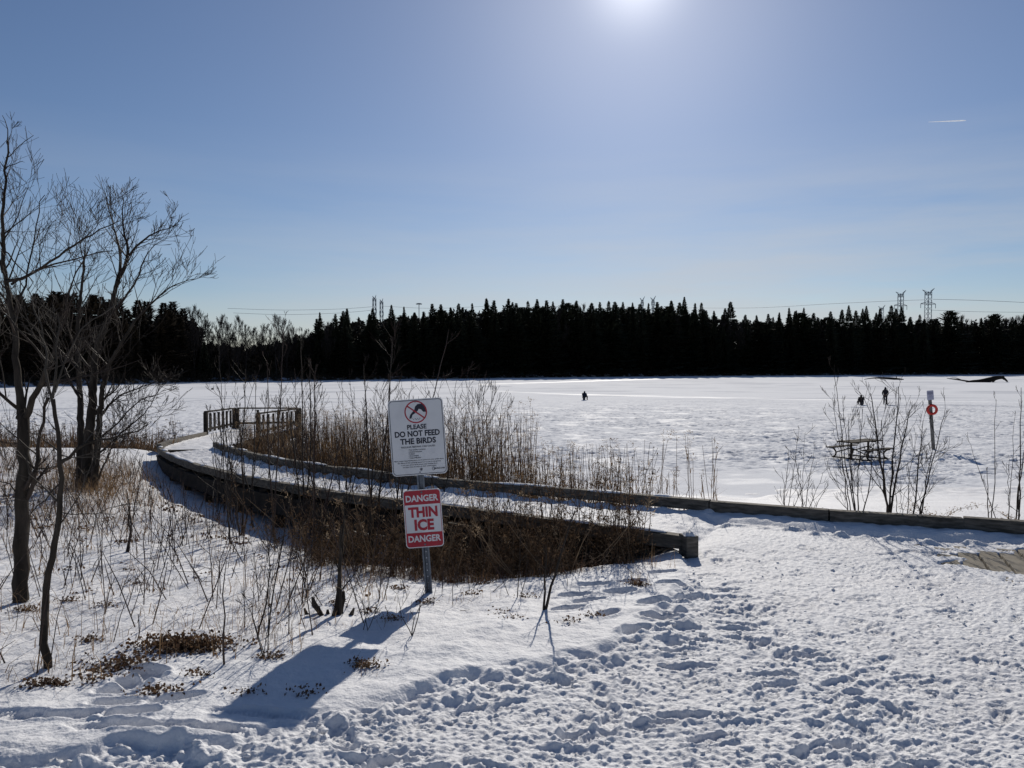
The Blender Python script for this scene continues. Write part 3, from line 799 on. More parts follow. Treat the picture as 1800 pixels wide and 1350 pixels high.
def near_tree(name, base, label, trunk_def, limb_defs, bark, twig, rn, branch_kw):
    t = empty(name, base); tag(t, label, 'tree', 'bare trees on the left bank')
    inv = Matrix.Translation(-Vector(base))
    tm = MB(); bm_ = MB(); main = []
    for l in trunk_def: main.append((limb(tm, l[0], l[1], l[2], 9, rn=rn), l[3]))
    for l in limb_defs: main.append((limb(bm_, l[0], l[1], l[2], 6, rn=rn), l[3]))
    for (pts, rad), (cnt, Lr, dep, tmin) in main:
        if cnt: dress(bm_, pts, rad, cnt, Lr, dep, rn, tmin, **branch_kw)
    a = tm.build('trunk', bark, t, True); b = bm_.build('branches', twig, t, True)
    a.matrix_parent_inverse = inv; b.matrix_parent_inverse = inv
    return t
rn = random.Random(11)
kw1 = dict(up=.40, n=5, wob=.075, kids=(2, 5), rmin=.0013, taper=.25, ang=(22, 50))
b1 = at(35, 1078, 5.75)
near_tree('bare_tree', b1, 'grey barked bare tree with the thicker trunk at the left edge, forking at lake level',
    [([(35, 1085, 5.75), (36, 1000, 5.75), (40, 870, 5.75), (42, 760, 5.75), (36, 730, 5.75)], .058, .040, (3, (.3, .6), 2, .4)),
     ([(37, 735, 5.75), (30, 650, 5.8), (22, 560, 5.85), (8, 480, 5.9), (4, 400, 5.9), (9, 300, 5.9), (12, 250, 5.9)], .030, .006, (17, (.25, .60), 2, .25)),
     ([(40, 742, 5.75), (60, 700, 5.7), (85, 640, 5.6), (110, 560, 5.6)], .026, .010, (8, (.4, .8), 2, .3))],
    [([(12, 252, 5.9), (13, 225, 5.9), (8, 205, 5.9)], .005, .002, (2, (.1, .2), 0, .3)),
     ([(10, 278, 5.9), (28, 262, 5.9), (56, 238, 5.85)], .005, .002, (4, (.08, .2), 0, .3)),
     ([(8, 300, 5.9), (25, 288, 5.9), (43, 282, 5.9)], .004, .002, (4, (.08, .2), 0, .3)),
     ([(46, 880, 5.75), (62, 830, 5.7), (75, 740, 5.65), (85, 700, 5.6)], .018, .010, (5, (.3, .6), 2, .3)),
     ([(85, 640, 5.6), (60, 610, 5.6), (30, 575, 5.5), (0, 545, 5.5)], .010, .005, (5, (.3, .6), 2, .3)),
     ([(8, 495, 5.9), (60, 478, 5.8), (130, 430, 5.7), (175, 405, 5.65), (210, 388, 5.6)], .014, .003, (9, (.25, .6), 2, .2)),
     ([(20, 500, 5.9), (80, 470, 5.8), (150, 450, 5.7), (200, 440, 5.7)], .010, .003, (7, (.25, .5), 2, .2)),
     ([(6, 440, 5.9), (35, 470, 5.8), (55, 495, 5.8), (48, 510, 5.8)], .006, .003, (3, (.2, .3), 1, .2)),
     ([(34, 720, 5.8), (0, 690, 5.7), (-30, 640, 5.7)], .016, .006, (5, (.3, .6), 2, .2)),
     ([(110, 560, 5.6), (125, 500, 5.6), (160, 430, 5.6)], .009, .003, (6, (.3, .5), 2, .2)),
     ([(5, 480, 5.9), (-12, 420, 5.9), (-25, 350, 5.9)], .010, .003, (7, (.3, .6), 2, .2)),
     ([(20, 560, 5.85), (45, 500, 5.9), (60, 420, 6.0), (75, 340, 6.0)], .010, .003, (9, (.3, .6), 2, .2)),
     ([(4, 430, 5.9), (30, 380, 5.9), (50, 330, 5.9)], .007, .002, (6, (.2, .45), 1, .2)),
     ([(47, 900, 5.75), (15, 850, 5.7), (-20, 845, 5.6)], .007, .003, (3, (.2, .4), 1, .3))],
    M['bark'], M['twig'], rn, kw1)
rn = random.Random(12)
b2 = at(85, 1200, 4.25)
near_tree('bare_tree', b2, 'slim dark sapling with a crooked trunk in front of the thicker grey trunk',
    [([(86, 1208, 4.25), (80, 1130, 4.25), (75, 1060, 4.3), (88, 980, 4.3), (104, 900, 4.3), (107, 815, 4.3), (100, 760, 4.3), (92, 700, 4.3)], .025, .010, (4, (.15, .35), 1, .45)),
     ([(107, 812, 4.3), (135, 790, 4.3), (170, 776, 4.35), (215, 764, 4.4), (262, 745, 4.4)], .011, .003, (8, (.12, .3), 1, .3))],
    [([(92, 700, 4.3), (98, 640, 4.3), (103, 555, 4.3)], .009, .003, (5, (.15, .35), 2, .2)),
     ([(94, 715, 4.3), (82, 650, 4.3), (70, 570, 4.3), (58, 540, 4.3), (48, 505, 4.3)], .008, .002, (7, (.12, .3), 1, .2)),
     ([(96, 690, 4.3), (130, 610, 4.3), (160, 560, 4.3), (200, 540, 4.3), (235, 510, 4.3)], .006, .002, (6, (.12, .3), 1, .3)),
     ([(106, 850, 4.3), (80, 880, 4.3), (55, 905, 4.3), (50, 960, 4.3)], .005, .002, (3, (.1, .2), 0, .3)),
     ([(104, 900, 4.3), (150, 905, 4.35), (190, 895, 4.4), (245, 880, 4.4)], .004, .0015, (5, (.1, .25), 1, .3)),
     ([(108, 800, 4.3), (150, 803, 4.35), (185, 800, 4.4)], .004, .0015, (4, (.1, .25), 1, .3)),
     ([(100, 930, 4.3), (140, 870, 4.3), (160, 820, 4.3), (175, 780, 4.3)], .004, .0015, (4, (.1, .25), 1, .3))],
    M['bark'], M['bark_pale'], rn, kw1)
rn = random.Random(13)
b3 = at(152, 858, 13.5)
kw3 = dict(up=.45, n=5, wob=.08, kids=(2, 4), rmin=.0032, taper=.25, ang=(22, 48))
near_tree('bare_tree', b3, 'spreading many stemmed bare tree by the bend of the boardwalk, crown above the treeline',
    [([(150, 862, 13.5), (155, 780, 13.5), (163, 700, 13.5), (168, 620, 13.5), (190, 560, 13.5), (205, 500, 13.5)], 0.1050, 0.0350, (7, (0.52, 1.18), 2, .3)),
     ([(140, 860, 13.6), (142, 760, 13.7), (140, 680, 13.8), (135, 600, 13.9), (142, 520, 13.9), (150, 440, 13.9)], 0.0770, 0.0150, (11, (0.52, 1.12), 2, .45)),
     ([(165, 860, 13.5), (175, 740, 13.3), (185, 660, 13.2), (215, 600, 13.1), (240, 560, 13.1)], 0.0700, 0.0200, (9, (0.52, 1.18), 2, .4))],
    [([(205, 500, 13.5), (225, 450, 13.5), (217, 400, 13.5), (215, 345, 13.5)], 0.0420, 0.0050, (11, (0.42, 0.94), 2, .1)),
     ([(205, 505, 13.5), (212, 450, 13.6), (200, 400, 13.7), (185, 340, 13.7)], 0.0350, 0.0050, (10, (0.42, 0.94), 2, .1)),
     ([(225, 450, 13.5), (255, 420, 13.4), (285, 405, 13.4), (315, 395, 13.3)], 0.0245, 0.0040, (10, (0.31, 0.70), 2, .15)),
     ([(240, 560, 13.1), (280, 520, 13.0), (310, 500, 12.9), (350, 488, 12.9)], 0.0245, 0.0035, (11, (0.57, 1.04), 2, .1)),
     ([(190, 560, 13.5), (235, 500, 13.4), (262, 440, 13.3), (290, 420, 13.3)], 0.0280, 0.0040, (11, (0.37, 0.77), 2, .2)),
     ([(170, 740, 13.5), (205, 700, 13.2), (250, 680, 13.0), (300, 660, 12.9)], 0.0245, 0.0035, (15, (0.31, 0.70), 2, .1)),
     ([(165, 780, 13.5), (200, 750, 13.2), (245, 705, 13.1), (290, 690, 13.0)], 0.0245, 0.0035, (15, (0.31, 0.65), 2, .1)),
     ([(172, 800, 13.4), (215, 760, 13.2), (260, 720, 13.2), (285, 668, 13.2)], 0.0210, 0.0035, (13, (0.47, 0.95), 2, .1)),
     ([(170, 850, 13.4), (195, 790, 13.2), (215, 760, 13.2), (250, 740, 13.2)], 0.0210, 0.0035, (10, (0.47, 0.95), 2, .2)),
     ([(140, 700, 13.7), (110, 640, 13.7), (95, 560, 13.7), (90, 480, 13.7)], 0.0280, 0.0040, (11, (0.37, 0.77), 2, .2)),
     ([(150, 470, 13.9), (140, 420, 13.9), (150, 370, 13.9)], 0.0140, 0.0030, (7, (0.47, 0.85), 2, .1))],
    M['bark'], M['twig'], rn, kw3)

def sapling(kindname, px, py, tops, label, group, rn, m='twig', r=.007, twigs=6, L=.28, dep=1, d=None, base=None, lean=.02, cat='shrub', stemname='stem'):
    """tops: list of (px, py, depth offset) reached by each stem"""
    b = base or (hit(px, py) if d is None else at(px, py, d))
    t = empty(kindname, b); tag(t, label, cat, group)
    inv = Matrix.Translation(-b)
    tw = MB()
    for (tx, ty, dd) in tops:
        e = at(tx, ty, b.y + dd)
        mid = b.lerp(e, .5) + Vector((rn.gauss(0, lean), rn.gauss(0, lean), 0))
        s = b + Vector((rn.gauss(0, .025), rn.gauss(0, .025), -.04))
        pts = spline([s, mid, e], max(.08, (e - b).length / 12)); pts = [p + rv(rn, .006 * (b.y / 8)) for p in pts]
        rr = r * rn.uniform(.75, 1.1)
        rad = [rr * (1 - .75 * i / (len(pts) - 1)) for i in range(len(pts))]
        st = MB(); st.tube(pts, rad, 5, False); o = st.build(stemname, M[m], t, True); o.matrix_parent_inverse = inv
        dress(tw, pts, rad, twigs, (L * .6, L * 1.3), dep, rn, .3, up=.45, n=4, wob=.08, kids=(1, 3), ang=(16, 36), rmin=.0014 * max(1, b.y / 7), taper=.3)
    if tw.f:
        o = tw.build('twigs', M[m], t, True); o.matrix_parent_inverse = inv
    return t
rs = random.Random(21)
G1 = 'bare saplings and shrubs between the path and the boardwalk'
SAP = [
 (400, 1180, [(397, 985, 0)], 'single short bare stick standing in snow beside the brown leaf pile', .006, 2, .06),
 (458, 1130, [(560, 690, .3), (470, 930, 0)], 'thin bare shoot leaning right from the snow, left of the cut stump clump', .006, 6, .2),
 (470, 1165, [(415, 1010, 0), (480, 985, .1), (500, 1030, .1), (450, 1000, 0)], 'low fan of thin bare shoots at the right end of the leaf pile', .003, 3, .12),
 (536, 960, [(530, 590, .1), (545, 640, 0), (505, 700, .2)], 'tall bare sapling with three stems left of the signs, top above the ice line', .011, 8, .35),
 (552, 978, [(556, 640, 0), (600, 760, .1)], 'dark two stemmed sapling just right of the tallest one left of the signs', .010, 7, .3),
 (652, 1000, [(655, 760, 0), (690, 590, .3), (640, 640, .2)], 'bare sapling forking at boardwalk height between stump clump and sign post', .010, 9, .35),
 (684, 990, [(790, 580, .5), (720, 690, .3)], 'slender bare sapling leaning right behind the white notice', .009, 8, .35),
 (600, 945, [(590, 720, .2), (640, 760, .2), (610, 800, .2)], 'bushy bare sapling behind the cut stump clump', .008, 8, .3),
 (425, 945, [(385, 680, .1), (432, 650, .2), (470, 690, .2)], 'bare shrub of three splayed stems in front of the lookout railing', .009, 8, .35),
 (440, 930, [(450, 660, .2), (415, 700, .1)], 'narrow bare sapling close before the lookout railing', .008, 7, .3),
 (385, 905, [(370, 720, .1), (420, 690, .2), (395, 670, .2)], 'thin bare shrub by the deep blue shade under the boardwalk', .007, 8, .3),
 (480, 950, [(500, 560, .4), (470, 640, .3)], 'tall whippy sapling right of the lookout railing, top against the dark woods', .010, 9, .4),
 (510, 905, [(520, 650, .3), (490, 690, .2)], 'bare sapling crossing the lookout railing corner post', .008, 7, .3),
 (710, 970, [(700, 790, .1), (680, 740, .1), (715, 720, .2)], 'bare sapling close against the left side of the signs', .007, 6, .25),
 (850, 990, [(830, 800, .1), (880, 820, .1), (905, 860, .2)], 'leaning bare stems right of the red and white plate', .005, 6, .2),
 (955, 1080, [(960, 960, 0), (1010, 900, .1)], 'small dark forked stem bent over the snow right of the sign post', .007, 4, .15),
 (915, 1055, [(915, 930, 0), (925, 985, 0)], 'two upright bare sticks in snow right of the sign post', .004, 3, .1),
 (730, 1120, [(745, 1060, 0), (760, 1000, .1), (700, 1050, 0)], 'wiry bare twigs beside the foot of the sign post', .004, 3, .12),
 (320, 960, [(322, 860, .1), (330, 880, 0)], 'short bare twin stalks on the snowy bank below the spreading tree', .006, 2, .1),
 (224, 975, [(222, 860, 0), (228, 890, 0)], 'short thick dead stalks on the bank between slim sapling and boardwalk', .008, 2, .1),
 (530, 1075, [(520, 960, 0), (560, 900, .1), (545, 980, 0)], 'fine grey twigs left of the cut stump clump', .004, 5, .15),
 (460, 1060, [(440, 940, 0), (490, 900, .1), (470, 960, .1)], 'pale wispy shoots on open snow left of the cut stump clump', .0035, 5, .15),
 (770, 955, [(760, 860, 0), (800, 760, .2), (745, 700, .2)], 'bare stems rising behind the thin ice plate', .007, 6, .25),
 (640, 1110, [(650, 1020, 0), (620, 1010, 0), (672, 1040, 0)], 'low twigs in snow between stump clump and sign shadow', .003, 4, .1),
]
for px, py, tops, lab, r_, tw_, L_ in SAP:
    sapling('bare_shrub', px, py, tops, lab, G1, rs, 'twig_red' if rs.random() < .35 else 'twig', r_ * (1.7 if r_ > .0065 else 1.2), tw_, L_, 2 if tw_ > 5 else 1)
for k in range(16):
    px = rs.uniform(380, 730); py = rs.uniform(905, 985) + max(0, px - 600) * .25; h_ = rs.uniform(150, 330)
    sapling('bare_shrub', px, py, [(px + rs.gauss(0, 25), py - h_, rs.uniform(-.1, .3)), (px + rs.gauss(0, 40), py - h_ * rs.uniform(.5, .8), rs.uniform(-.1, .3))], 'slender bare sapling in the thicket between the snowy bank and the boardwalk', 'thicket in front of the boardwalk', rs, 'twig', rs.uniform(.007, .013), rs.randint(5, 9), rs.uniform(.2, .4), 1)
# cut stump clump
t = sapling('cut_stump', 590, 1085, [(600, 925, .05), (606, 905, .1)], 'clump of cut grey stumps with regrown shoots in snow left of the signs', None, rs, 'bark', .022, 3, .25, 1, cat='stump')
b = hit(590, 1085); mb = MB()
for dx, dy, h, r_ in ((-.085, .02, .13, .020), (-.055, -.03, .09, .016), (-.03, .0, .05, .018), (.02, .03, .17, .022), (.06, 0, .06, .016), (-.11, 0, .06, .015), (.0, -.04, .08, .014)):
    p = Vector((dx, dy, -.04)); mb.tube([p, p + Vector((dx * .4, .01, h * .45)), p + Vector((dx * .9, dy * .6, h * .9)), p + Vector((dx * 1.1 + .006, dy * .5, h + .04))], [r_ * 1.3, r_ * .85, r_ * 1.05, r_ * .45], 9)
mb.build('stump', M['bark'], t)
G2 = 'bare shrubs behind the far kerb'
SAP2 = [
 (1378, 893, [(1375, 830, .1), (1405, 750, .2), (1390, 790, 0), (1425, 830, .1)], 'low bare shrub, leftmost of the row behind the far kerb at right', .006, 6, .25),
 (1413, 893, [(1415, 760, 0), (1432, 790, .1), (1447, 830, .2), (1398, 800, 0), (1455, 850, .1)], 'bushy many stemmed bare shrub with withered leaves behind the far kerb', .006, 8, .25),
 (1505, 901, [(1465, 640, 0), (1462, 700, .1), (1490, 740, .2), (1475, 800, .1)], 'tall whip stemmed shrub left of the picnic table posts behind the kerb', .008, 9, .4),
 (1512, 901, [(1480, 700, .3), (1515, 720, .2), (1535, 760, .1)], 'branching shrub growing in front of the picnic table', .008, 9, .4),
 (1560, 903, [(1548, 740, 0), (1530, 690, .2), (1580, 680, .3), (1600, 720, .2)], 'tallest dark shrub behind the kerb, standing before the person on the ice', .013, 13, .5),
 (1588, 905, [(1565, 800, .1), (1610, 760, .1), (1575, 850, 0)], 'slim bare stem right of the tallest shrub behind the kerb', .006, 6, .3),
 (1608, 905, [(1640, 790, .1), (1660, 720, .3), (1622, 740, .2)], 'dark slanting sapling crossing in front of the life ring post', .010, 11, .4),
 (1742, 912, [(1735, 820, 0), (1750, 702, .1)], 'lone crooked bare stem between life ring and the right edge', .008, 3, .2),
 (1772, 912, [(1773, 800, 0), (1784, 722, .1), (1700, 770, .2)], 'thin bare stem second from the right edge', .006, 3, .2),
 (1787, 913, [(1792, 830, 0), (1795, 680, .1), (1805, 760, .1)], 'tall bare stem hard by the right edge of the view', .009, 5, .25),
]
for px, py, tops, lab, r_, tw_, L_ in SAP2:
    d0 = float(np.interp(px, [1150, 1400, 1800], [9.75, 8.85, 8.1])) + .55
    g = at(px, py, d0); gz = float(base_z(g.x, g.y)) + .02
    bpt = Vector((g.x, g.y, gz))
    sapling('bare_shrub', px, py, tops, lab, G2, rs, 'twig', r_ * 1.15, max(3, int(tw_ * .85)), L_ * .85, 1 if tw_ < 9 else 2, base=bpt)
# willow thicket behind the notice
for i, (px, tops, lab) in enumerate(((800, [(770, 690, 0), (800, 670, .2), (825, 700, .2), (790, 720, .1), (840, 690, .3)], 'dense upright bare willow in the reeds just behind the white notice'),
        (830, [(850, 680, 0), (870, 690, .2), (888, 720, .3), (820, 690, .1), (895, 760, .1)], 'fan shaped bare willow spreading over the reeds right of the notice'),
        (690, [(660, 690, 0), (690, 600, .2), (675, 680, .2), (715, 700, .3)], 'bare willow in the reeds left of the notice'),
        (545, [(500, 700, 0), (530, 660, .2), (560, 690, .2)], 'bare willow at the left end of the reed bed'))):
    p = at(px, 800, 13.6); p.z = float(base_z(p.x, p.y))
    sapling('willow_shrub', px, 0, tops, lab, 'willows in the reed bed', rs, 'twig_red', .013, 9, .7, 2, base=p, lean=.06)

# ------------------------------------------------------------------ reeds, weeds and grass
def in_poly(x, y, poly):
    c = False; n = len(poly)
    for i in range(n):
        x1, y1 = poly[i]; x2, y2 = poly[(i + 1) % n]
        if (y1 > y) != (y2 > y) and x < (x2 - x1) * (y - y1) / (y2 - y1) + x1: c = not c
    return c
def scatter(poly, n, rn, dens=None):
    xs_ = [p[0] for p in poly]; ys_ = [p[1] for p in poly]; out = []
    while len(out) < n:
        x = rn.uniform(min(xs_), max(xs_)); y = rn.uniform(min(ys_), max(ys_))
        if in_poly(x, y, poly) and (dens is None or rn.random() < dens(x, y)): out.append((x, y))
    xa = np.array([p[0] for p in out]); ya = np.array([p[1] for p in out]); za = base_z(xa, ya)
    return [Vector((a, b, c)) for a, b, c in zip(xa, ya, za)]
def blade(mb, p, h, lean, w, rn, seg=3, droop=.25):
    """flat bent grass leaf with a real width"""
    a = rn.uniform(0, 6.283); d = Vector((math.cos(a), math.sin(a), 0)); sdv = Vector((-d.y, d.x, 0)) * w
    vs = []; q = p.copy()
    for i in range(seg + 1):
        t = i / seg
        q = p + Vector((0, 0, h * (t - droop * t * t))) + d * (lean * h * t * t + .03 * h * t)
        k = 1 - t * .85; vs += [q - sdv * k, q + sdv * k]
    mb.add(vs, [(2 * i, 2 * i + 1, 2 * i + 3, 2 * i + 2) for i in range(seg)])
def plume(mb, p, h, rn, n=26, w=.05):
    a = rn.uniform(0, 6.28); dr = Vector((math.cos(a), math.sin(a), 0))
    for k in range(n):
        t = rn.random(); c = p + Vector((0, 0, h * (t - .45 * t * t))) + dr * (h * .45 * t * t)
        r = w * math.sin(math.pi * min(1, t * .8 + .12)) + .006
        o = rv(rn, r * .5); e = Vector((rn.gauss(0, 1), rn.gauss(0, 1), rn.uniform(0, 1.6))).normalized() * rn.uniform(.02, .045)
        s_ = e.cross(rv(rn)).normalized() * .0045
        q = c + o; mb.add([q - s_, q + s_, q + e], [(0, 1, 2)])
rr_ = random.Random(31)
reed_poly = [(2.6, 9.7), (1.9, 10.1), (0.1, 11.2), (-1.7, 12.6), (-4.2, 15.3), (-6.0, 17.9), (-7.3, 20.4), (-8.3, 23.5), (-8.2, 26), (-5.0, 24), (-2.6, 20.5), (-0.6, 16.6), (1.2, 14), (3.4, 12.0)]
def rd(x, y):
    return 1.0 if x < .2 else max(.10, 1 - (x - .2) / 2.6)
mb = MB(); ml = MB(); mp_ = MB()
for p in scatter(reed_poly, 4600, rr_, rd):
    far = (p.y - 10) / 12
    h = rr_.uniform(1.0, 1.65) + (.4 if p.x > -5.5 and p.x < .3 else 0) - (.25 if p.x > .3 else 0)
    if rr_.random() < .5: h *= .62
    top = p + Vector((rr_.gauss(0, .12) - .04, rr_.gauss(0, .12), h)); mid = p.lerp(top, .5) + rv(rr_, .02)
    mb.tube([p, mid, top], [.0045, .004, .0025], 3, False)
    for k in range(rr_.randint(2, 4)):
        q = p.lerp(top, rr_.uniform(.1, .85)); blade(ml, q, rr_.uniform(.2, .42), rr_.uniform(.4, 1.2), .006, rr_, 3, rr_.uniform(.3, 1.1))
    if rr_.random() < .38: plume(mp_, top - Vector((0, 0, .04)), rr_.uniform(.16, .28), rr_, 22)
for mbx, nm, m_, lab in ((mb, 'reed_bed', 'reed', None),):
    root = mb.build('reed_bed', M['reed'])
    tag(root, 'tall dry tan reeds with feathery tops crowding the marsh behind the boardwalk', 'reeds', kind='stuff')
ml.build('leaves', M['reed'], root); mp_.build('plumes', M['plume'], root)
root['kind'] = 'stuff'
# low dark thatch under the reeds
mb = MB()
for p in scatter(reed_poly, 13000, rr_, rd):
    blade(mb, p, rr_.uniform(.4, 1.15), rr_.uniform(.2, 1.1), rr_.uniform(.004, .010), rr_, 3, rr_.uniform(.2, .9))
tag(mb.build('marsh_grass', M['reed_dark']), 'dark red brown thatch of fallen grass under the reeds', 'grass', kind='stuff')

# goldenrod and weeds in the hollow, near side of the boardwalk
def weed(mb, p, h, rn, lean=.15, leafy=True, sc=1.0):
    top = p + Vector((rn.gauss(0, lean) * h, rn.gauss(0, lean) * h, h)); mid = p.lerp(top, .5) + rv(rn, .03 * h)
    pts = spline([p, mid, top], h / 4); mb.tube(pts, [.0036 * sc * (1 - .6 * i / len(pts)) for i in range(len(pts))], 3, False)
    for k in range(rn.randint(3, 6)):
        t = rn.uniform(.5, 1); i = min(int(t * (len(pts) - 1)), len(pts) - 2); q = pts[i]
        d = Vector((rn.gauss(0, 1), rn.gauss(0, 1), rn.uniform(.3, 1.4))).normalized() * rn.uniform(.05, .16) * sc
        mb.tube([q, q + d * .5, q + d + Vector((0, 0, -.01))], [.0018 * sc, .0014 * sc, .001 * sc], 3, False)
        if leafy:
            for j in range(rn.randint(3, 7)):
                c = q + d * rn.uniform(.4, 1.05) + rv(rn, .008); e = rv(rn, .012 * sc); s_ = e.cross(rv(rn)).normalized() * .006 * sc
                mb.add([c - s_, c + e, c + s_], [(0, 1, 2)])
    if leafy:
        for k in range(rn.randint(3, 8)):
            q = pts[rn.randrange(len(pts))]; blade(mb, q, rn.uniform(.04, .10), rn.uniform(.5, 1.6), .006 * sc, rn, 2, 1.2)
hollow = [(1.45, 7.55), (1.2, 7.2), (.9, 6.95), (.3, 6.95), (-.6, 7.3), (-1.5, 7.6), (-2.6, 8.4), (-3.4, 9.6), (-4.8, 11.6), (-4.4, 12.0), (-2.4, 10.15), (-.9, 9.05), (.5, 7.95)]
def hd(x, y):
    if float(perlin(np.array([x * 1.7]), np.array([y * 1.7]), 17)[0]) + .25 * float(perlin(np.array([x * 5]), np.array([y * 5]), 18)[0]) < -.16: return .06
    return .06 + .94 * (1 if x > -1.2 else max(0.0, 1 - (-1.2 - x) / 2.0))
mb = MB()
for p in scatter(hollow, 880, rr_, hd):
    v = .75 + .8 * float(perlin(np.array([p.x * 1.3]), np.array([p.y * 1.3]), 7)[0])
    weed(mb, p, v * (rr_.uniform(.22, .60) if rr_.random() < .8 else rr_.uniform(.7, 1.1)), rr_)
for p in scatter([(1.25, 7.6), (1.0, 7.25), (.2, 7.4), (-.6, 8.1), (-.3, 8.6), (.6, 8.0)], 110, rr_):
    weed(mb, p, rr_.uniform(.75, 1.25), rr_, .13)
pale = MB()
for p in scatter(hollow, 260, rr_, hd):
    h_ = rr_.uniform(.3, .9); a_ = rr_.uniform(0, 6.28); ln = rr_.uniform(.1, 1.1) * h_
    top = p + Vector((math.cos(a_) * ln, math.sin(a_) * ln, h_)); pale.tube([p, p.lerp(top, .5) + rv(rr_, .03), top], [.004, .0035, .002], 4, False)
    if rr_.random() < .4: plume(pale, top - Vector((0, 0, .03)), rr_.uniform(.08, .16), rr_, 14, .03)
tag(pale.build('broken_stems', M['plume']), 'pale broken stems leaning out of the weeds in the hollow', 'stems', kind='stuff')
tag(mb.build('dry_weeds', M['weed']), 'dark tangle of dead goldenrod weeds in the hollow beside the boardwalk', 'weeds', kind='stuff')
mb = MB()
for p in scatter([(1.2, 7.25), (.9, 6.75), (.2, 6.85), (-.4, 7.0), (-1.0, 7.1), (-1.5, 7.6), (-2.6, 8.4), (-3.4, 9.6), (-4.8, 11.6), (-4.4, 12.0), (-2.4, 10.15), (-.9, 9.05), (.5, 7.95)], 3000, rr_, hd):
    blade(mb, p, rr_.uniform(.10, .40), rr_.uniform(.2, 1.8), rr_.uniform(.0015, .004), rr_, 3, rr_.uniform(.1, 1.0))
tag(mb.build('hollow_grass', M['reed_dark']), 'matted brown grass at the foot of the weeds in the hollow', 'grass', kind='stuff')

# thin tan grass through the snow on the bank, at left and under trees
bank = [(-2.2, 4.0), (-.9, 5.2), (-1.2, 7.2), (-3.2, 9.6), (-6.0, 13.5), (-8.6, 18), (-13, 19), (-14, 14), (-10, 9), (-5.5, 5.5), (-3.2, 3.5)]
mb = MB()
clump = [(c.x, c.y) for c in scatter(bank, 480, rr_)]
for cx, cy in clump:
    nb = rr_.randint(3, 16)
    for k in range(nb):
        x = cx + rr_.gauss(0, .12); y = cy + rr_.gauss(0, .12); z = float(base_z(x, y)) + .03
        blade(mb, Vector((x, y, z)), rr_.uniform(.10, .55), rr_.uniform(.1, 1.6), rr_.uniform(.0016, .0036), rr_, 3, rr_.uniform(.1, .9))
for p in scatter([(-4.5, 9.5), (-6, 13), (-8, 16), (-12, 17), (-13, 12), (-8, 9), (-6, 8)], 5200, rr_):
    p.z += .02; blade(mb, p, rr_.uniform(.1, .45), rr_.uniform(.2, 1.5), rr_.uniform(.002, .0045), rr_, 3, rr_.uniform(.1, 1))
for p in [hit(rr_.gauss(165, 55), rr_.gauss(850, 22)) for k in range(160)]:
    for k in range(12):
        blade(mb, p + Vector((rr_.gauss(0, .15), rr_.gauss(0, .15), 0)), rr_.uniform(.2, .6), rr_.uniform(.2, 1.2), .004, rr_, 3, rr_.uniform(.1, .8))
root_bg = mb
mb = MB()
for p in scatter(bank, 1000, rr_, lambda x, y: 1.0 if y > 5.5 else .45):
    h_ = rr_.uniform(.18, .75); a_ = rr_.uniform(0, 6.28); ln = rr_.uniform(.05, .7) * h_
    top = p + Vector((math.cos(a_) * ln, math.sin(a_) * ln, h_)); md = p.lerp(top, .55) + Vector((0, 0, .08 * h_)) + rv(rr_, .012)
    w_ = rr_.uniform(.0018, .0038) * (1 + p.y / 16); mb.tube([p, md, top], [w_, w_ * .8, w_ * .45], 4, False)
    for q_ in range(rr_.randint(0, 4)):
        b0 = p.lerp(top, rr_.uniform(.3, .95)); e0 = b0 + Vector((rr_.gauss(0, .06), rr_.gauss(0, .06), rr_.uniform(.02, .12))); mb.tube([b0, e0], [w_ * .55, w_ * .35], 3, False)
for p in scatter([(1.2, 6.6), (.2, 5.9), (-.6, 5.6), (-1.6, 5.2), (-2.2, 6.0), (-1.6, 7.3), (0, 6.9)], 70, rr_):
    h_ = rr_.uniform(.06, .35); top = p + Vector((rr_.gauss(0, .12), rr_.gauss(0, .12), h_)); mb.tube([p, p.lerp(top, .5) + rv(rr_, .02), top], [.003, .0025, .0015], 4, False)
tag(mb.build('bank_stalks', M['twig_red']), 'dead brown weed stalks standing over the snowy bank', 'stalks', kind='stuff')
mb = root_bg
tag(mb.build('bank_grass', M['reed']), 'thin dry grass poking through the snow of the left bank', 'grass', kind='stuff')
mb = MB()
for px, py, n_, sp, h_ in ((460, 1130, 60, .12, .42), (410, 1110, 50, .14, .40), (300, 1115, 34, .14, .34), (500, 1150, 40, .08, .30), (1120, 1030, 60, .06, .22), (640, 1180, 30, .05, .12), (690, 1100, 24, .08, .2), (830, 1060, 20, .1, .18), (905, 1095, 18, .04, .08), (1000, 1100, 16, .05, .10), (470, 1030, 50, .15, .35), (620, 1040, 60, .15, .35), (220, 1020, 30, .15, .2), (560, 1110, 26, .1, .2), (1160, 1000, 30, .08, .25), (100, 1180, 30, .14, .2), (180, 1150, 40, .14, .22)):
    c = hit(px, py)
    for k in range(n_):
        p = c + Vector((rr_.gauss(0, sp), rr_.gauss(0, sp), 0)); blade(mb, p, h_ * rr_.uniform(.4, 1.3), rr_.uniform(.1, 1.0), rr_.uniform(.001, .0022), rr_, 4, rr_.uniform(0, .8))
tag(mb.build('straw_grass', M['reed']), 'long pale straw blades standing in the snow round the shrubs', 'grass', kind='stuff')

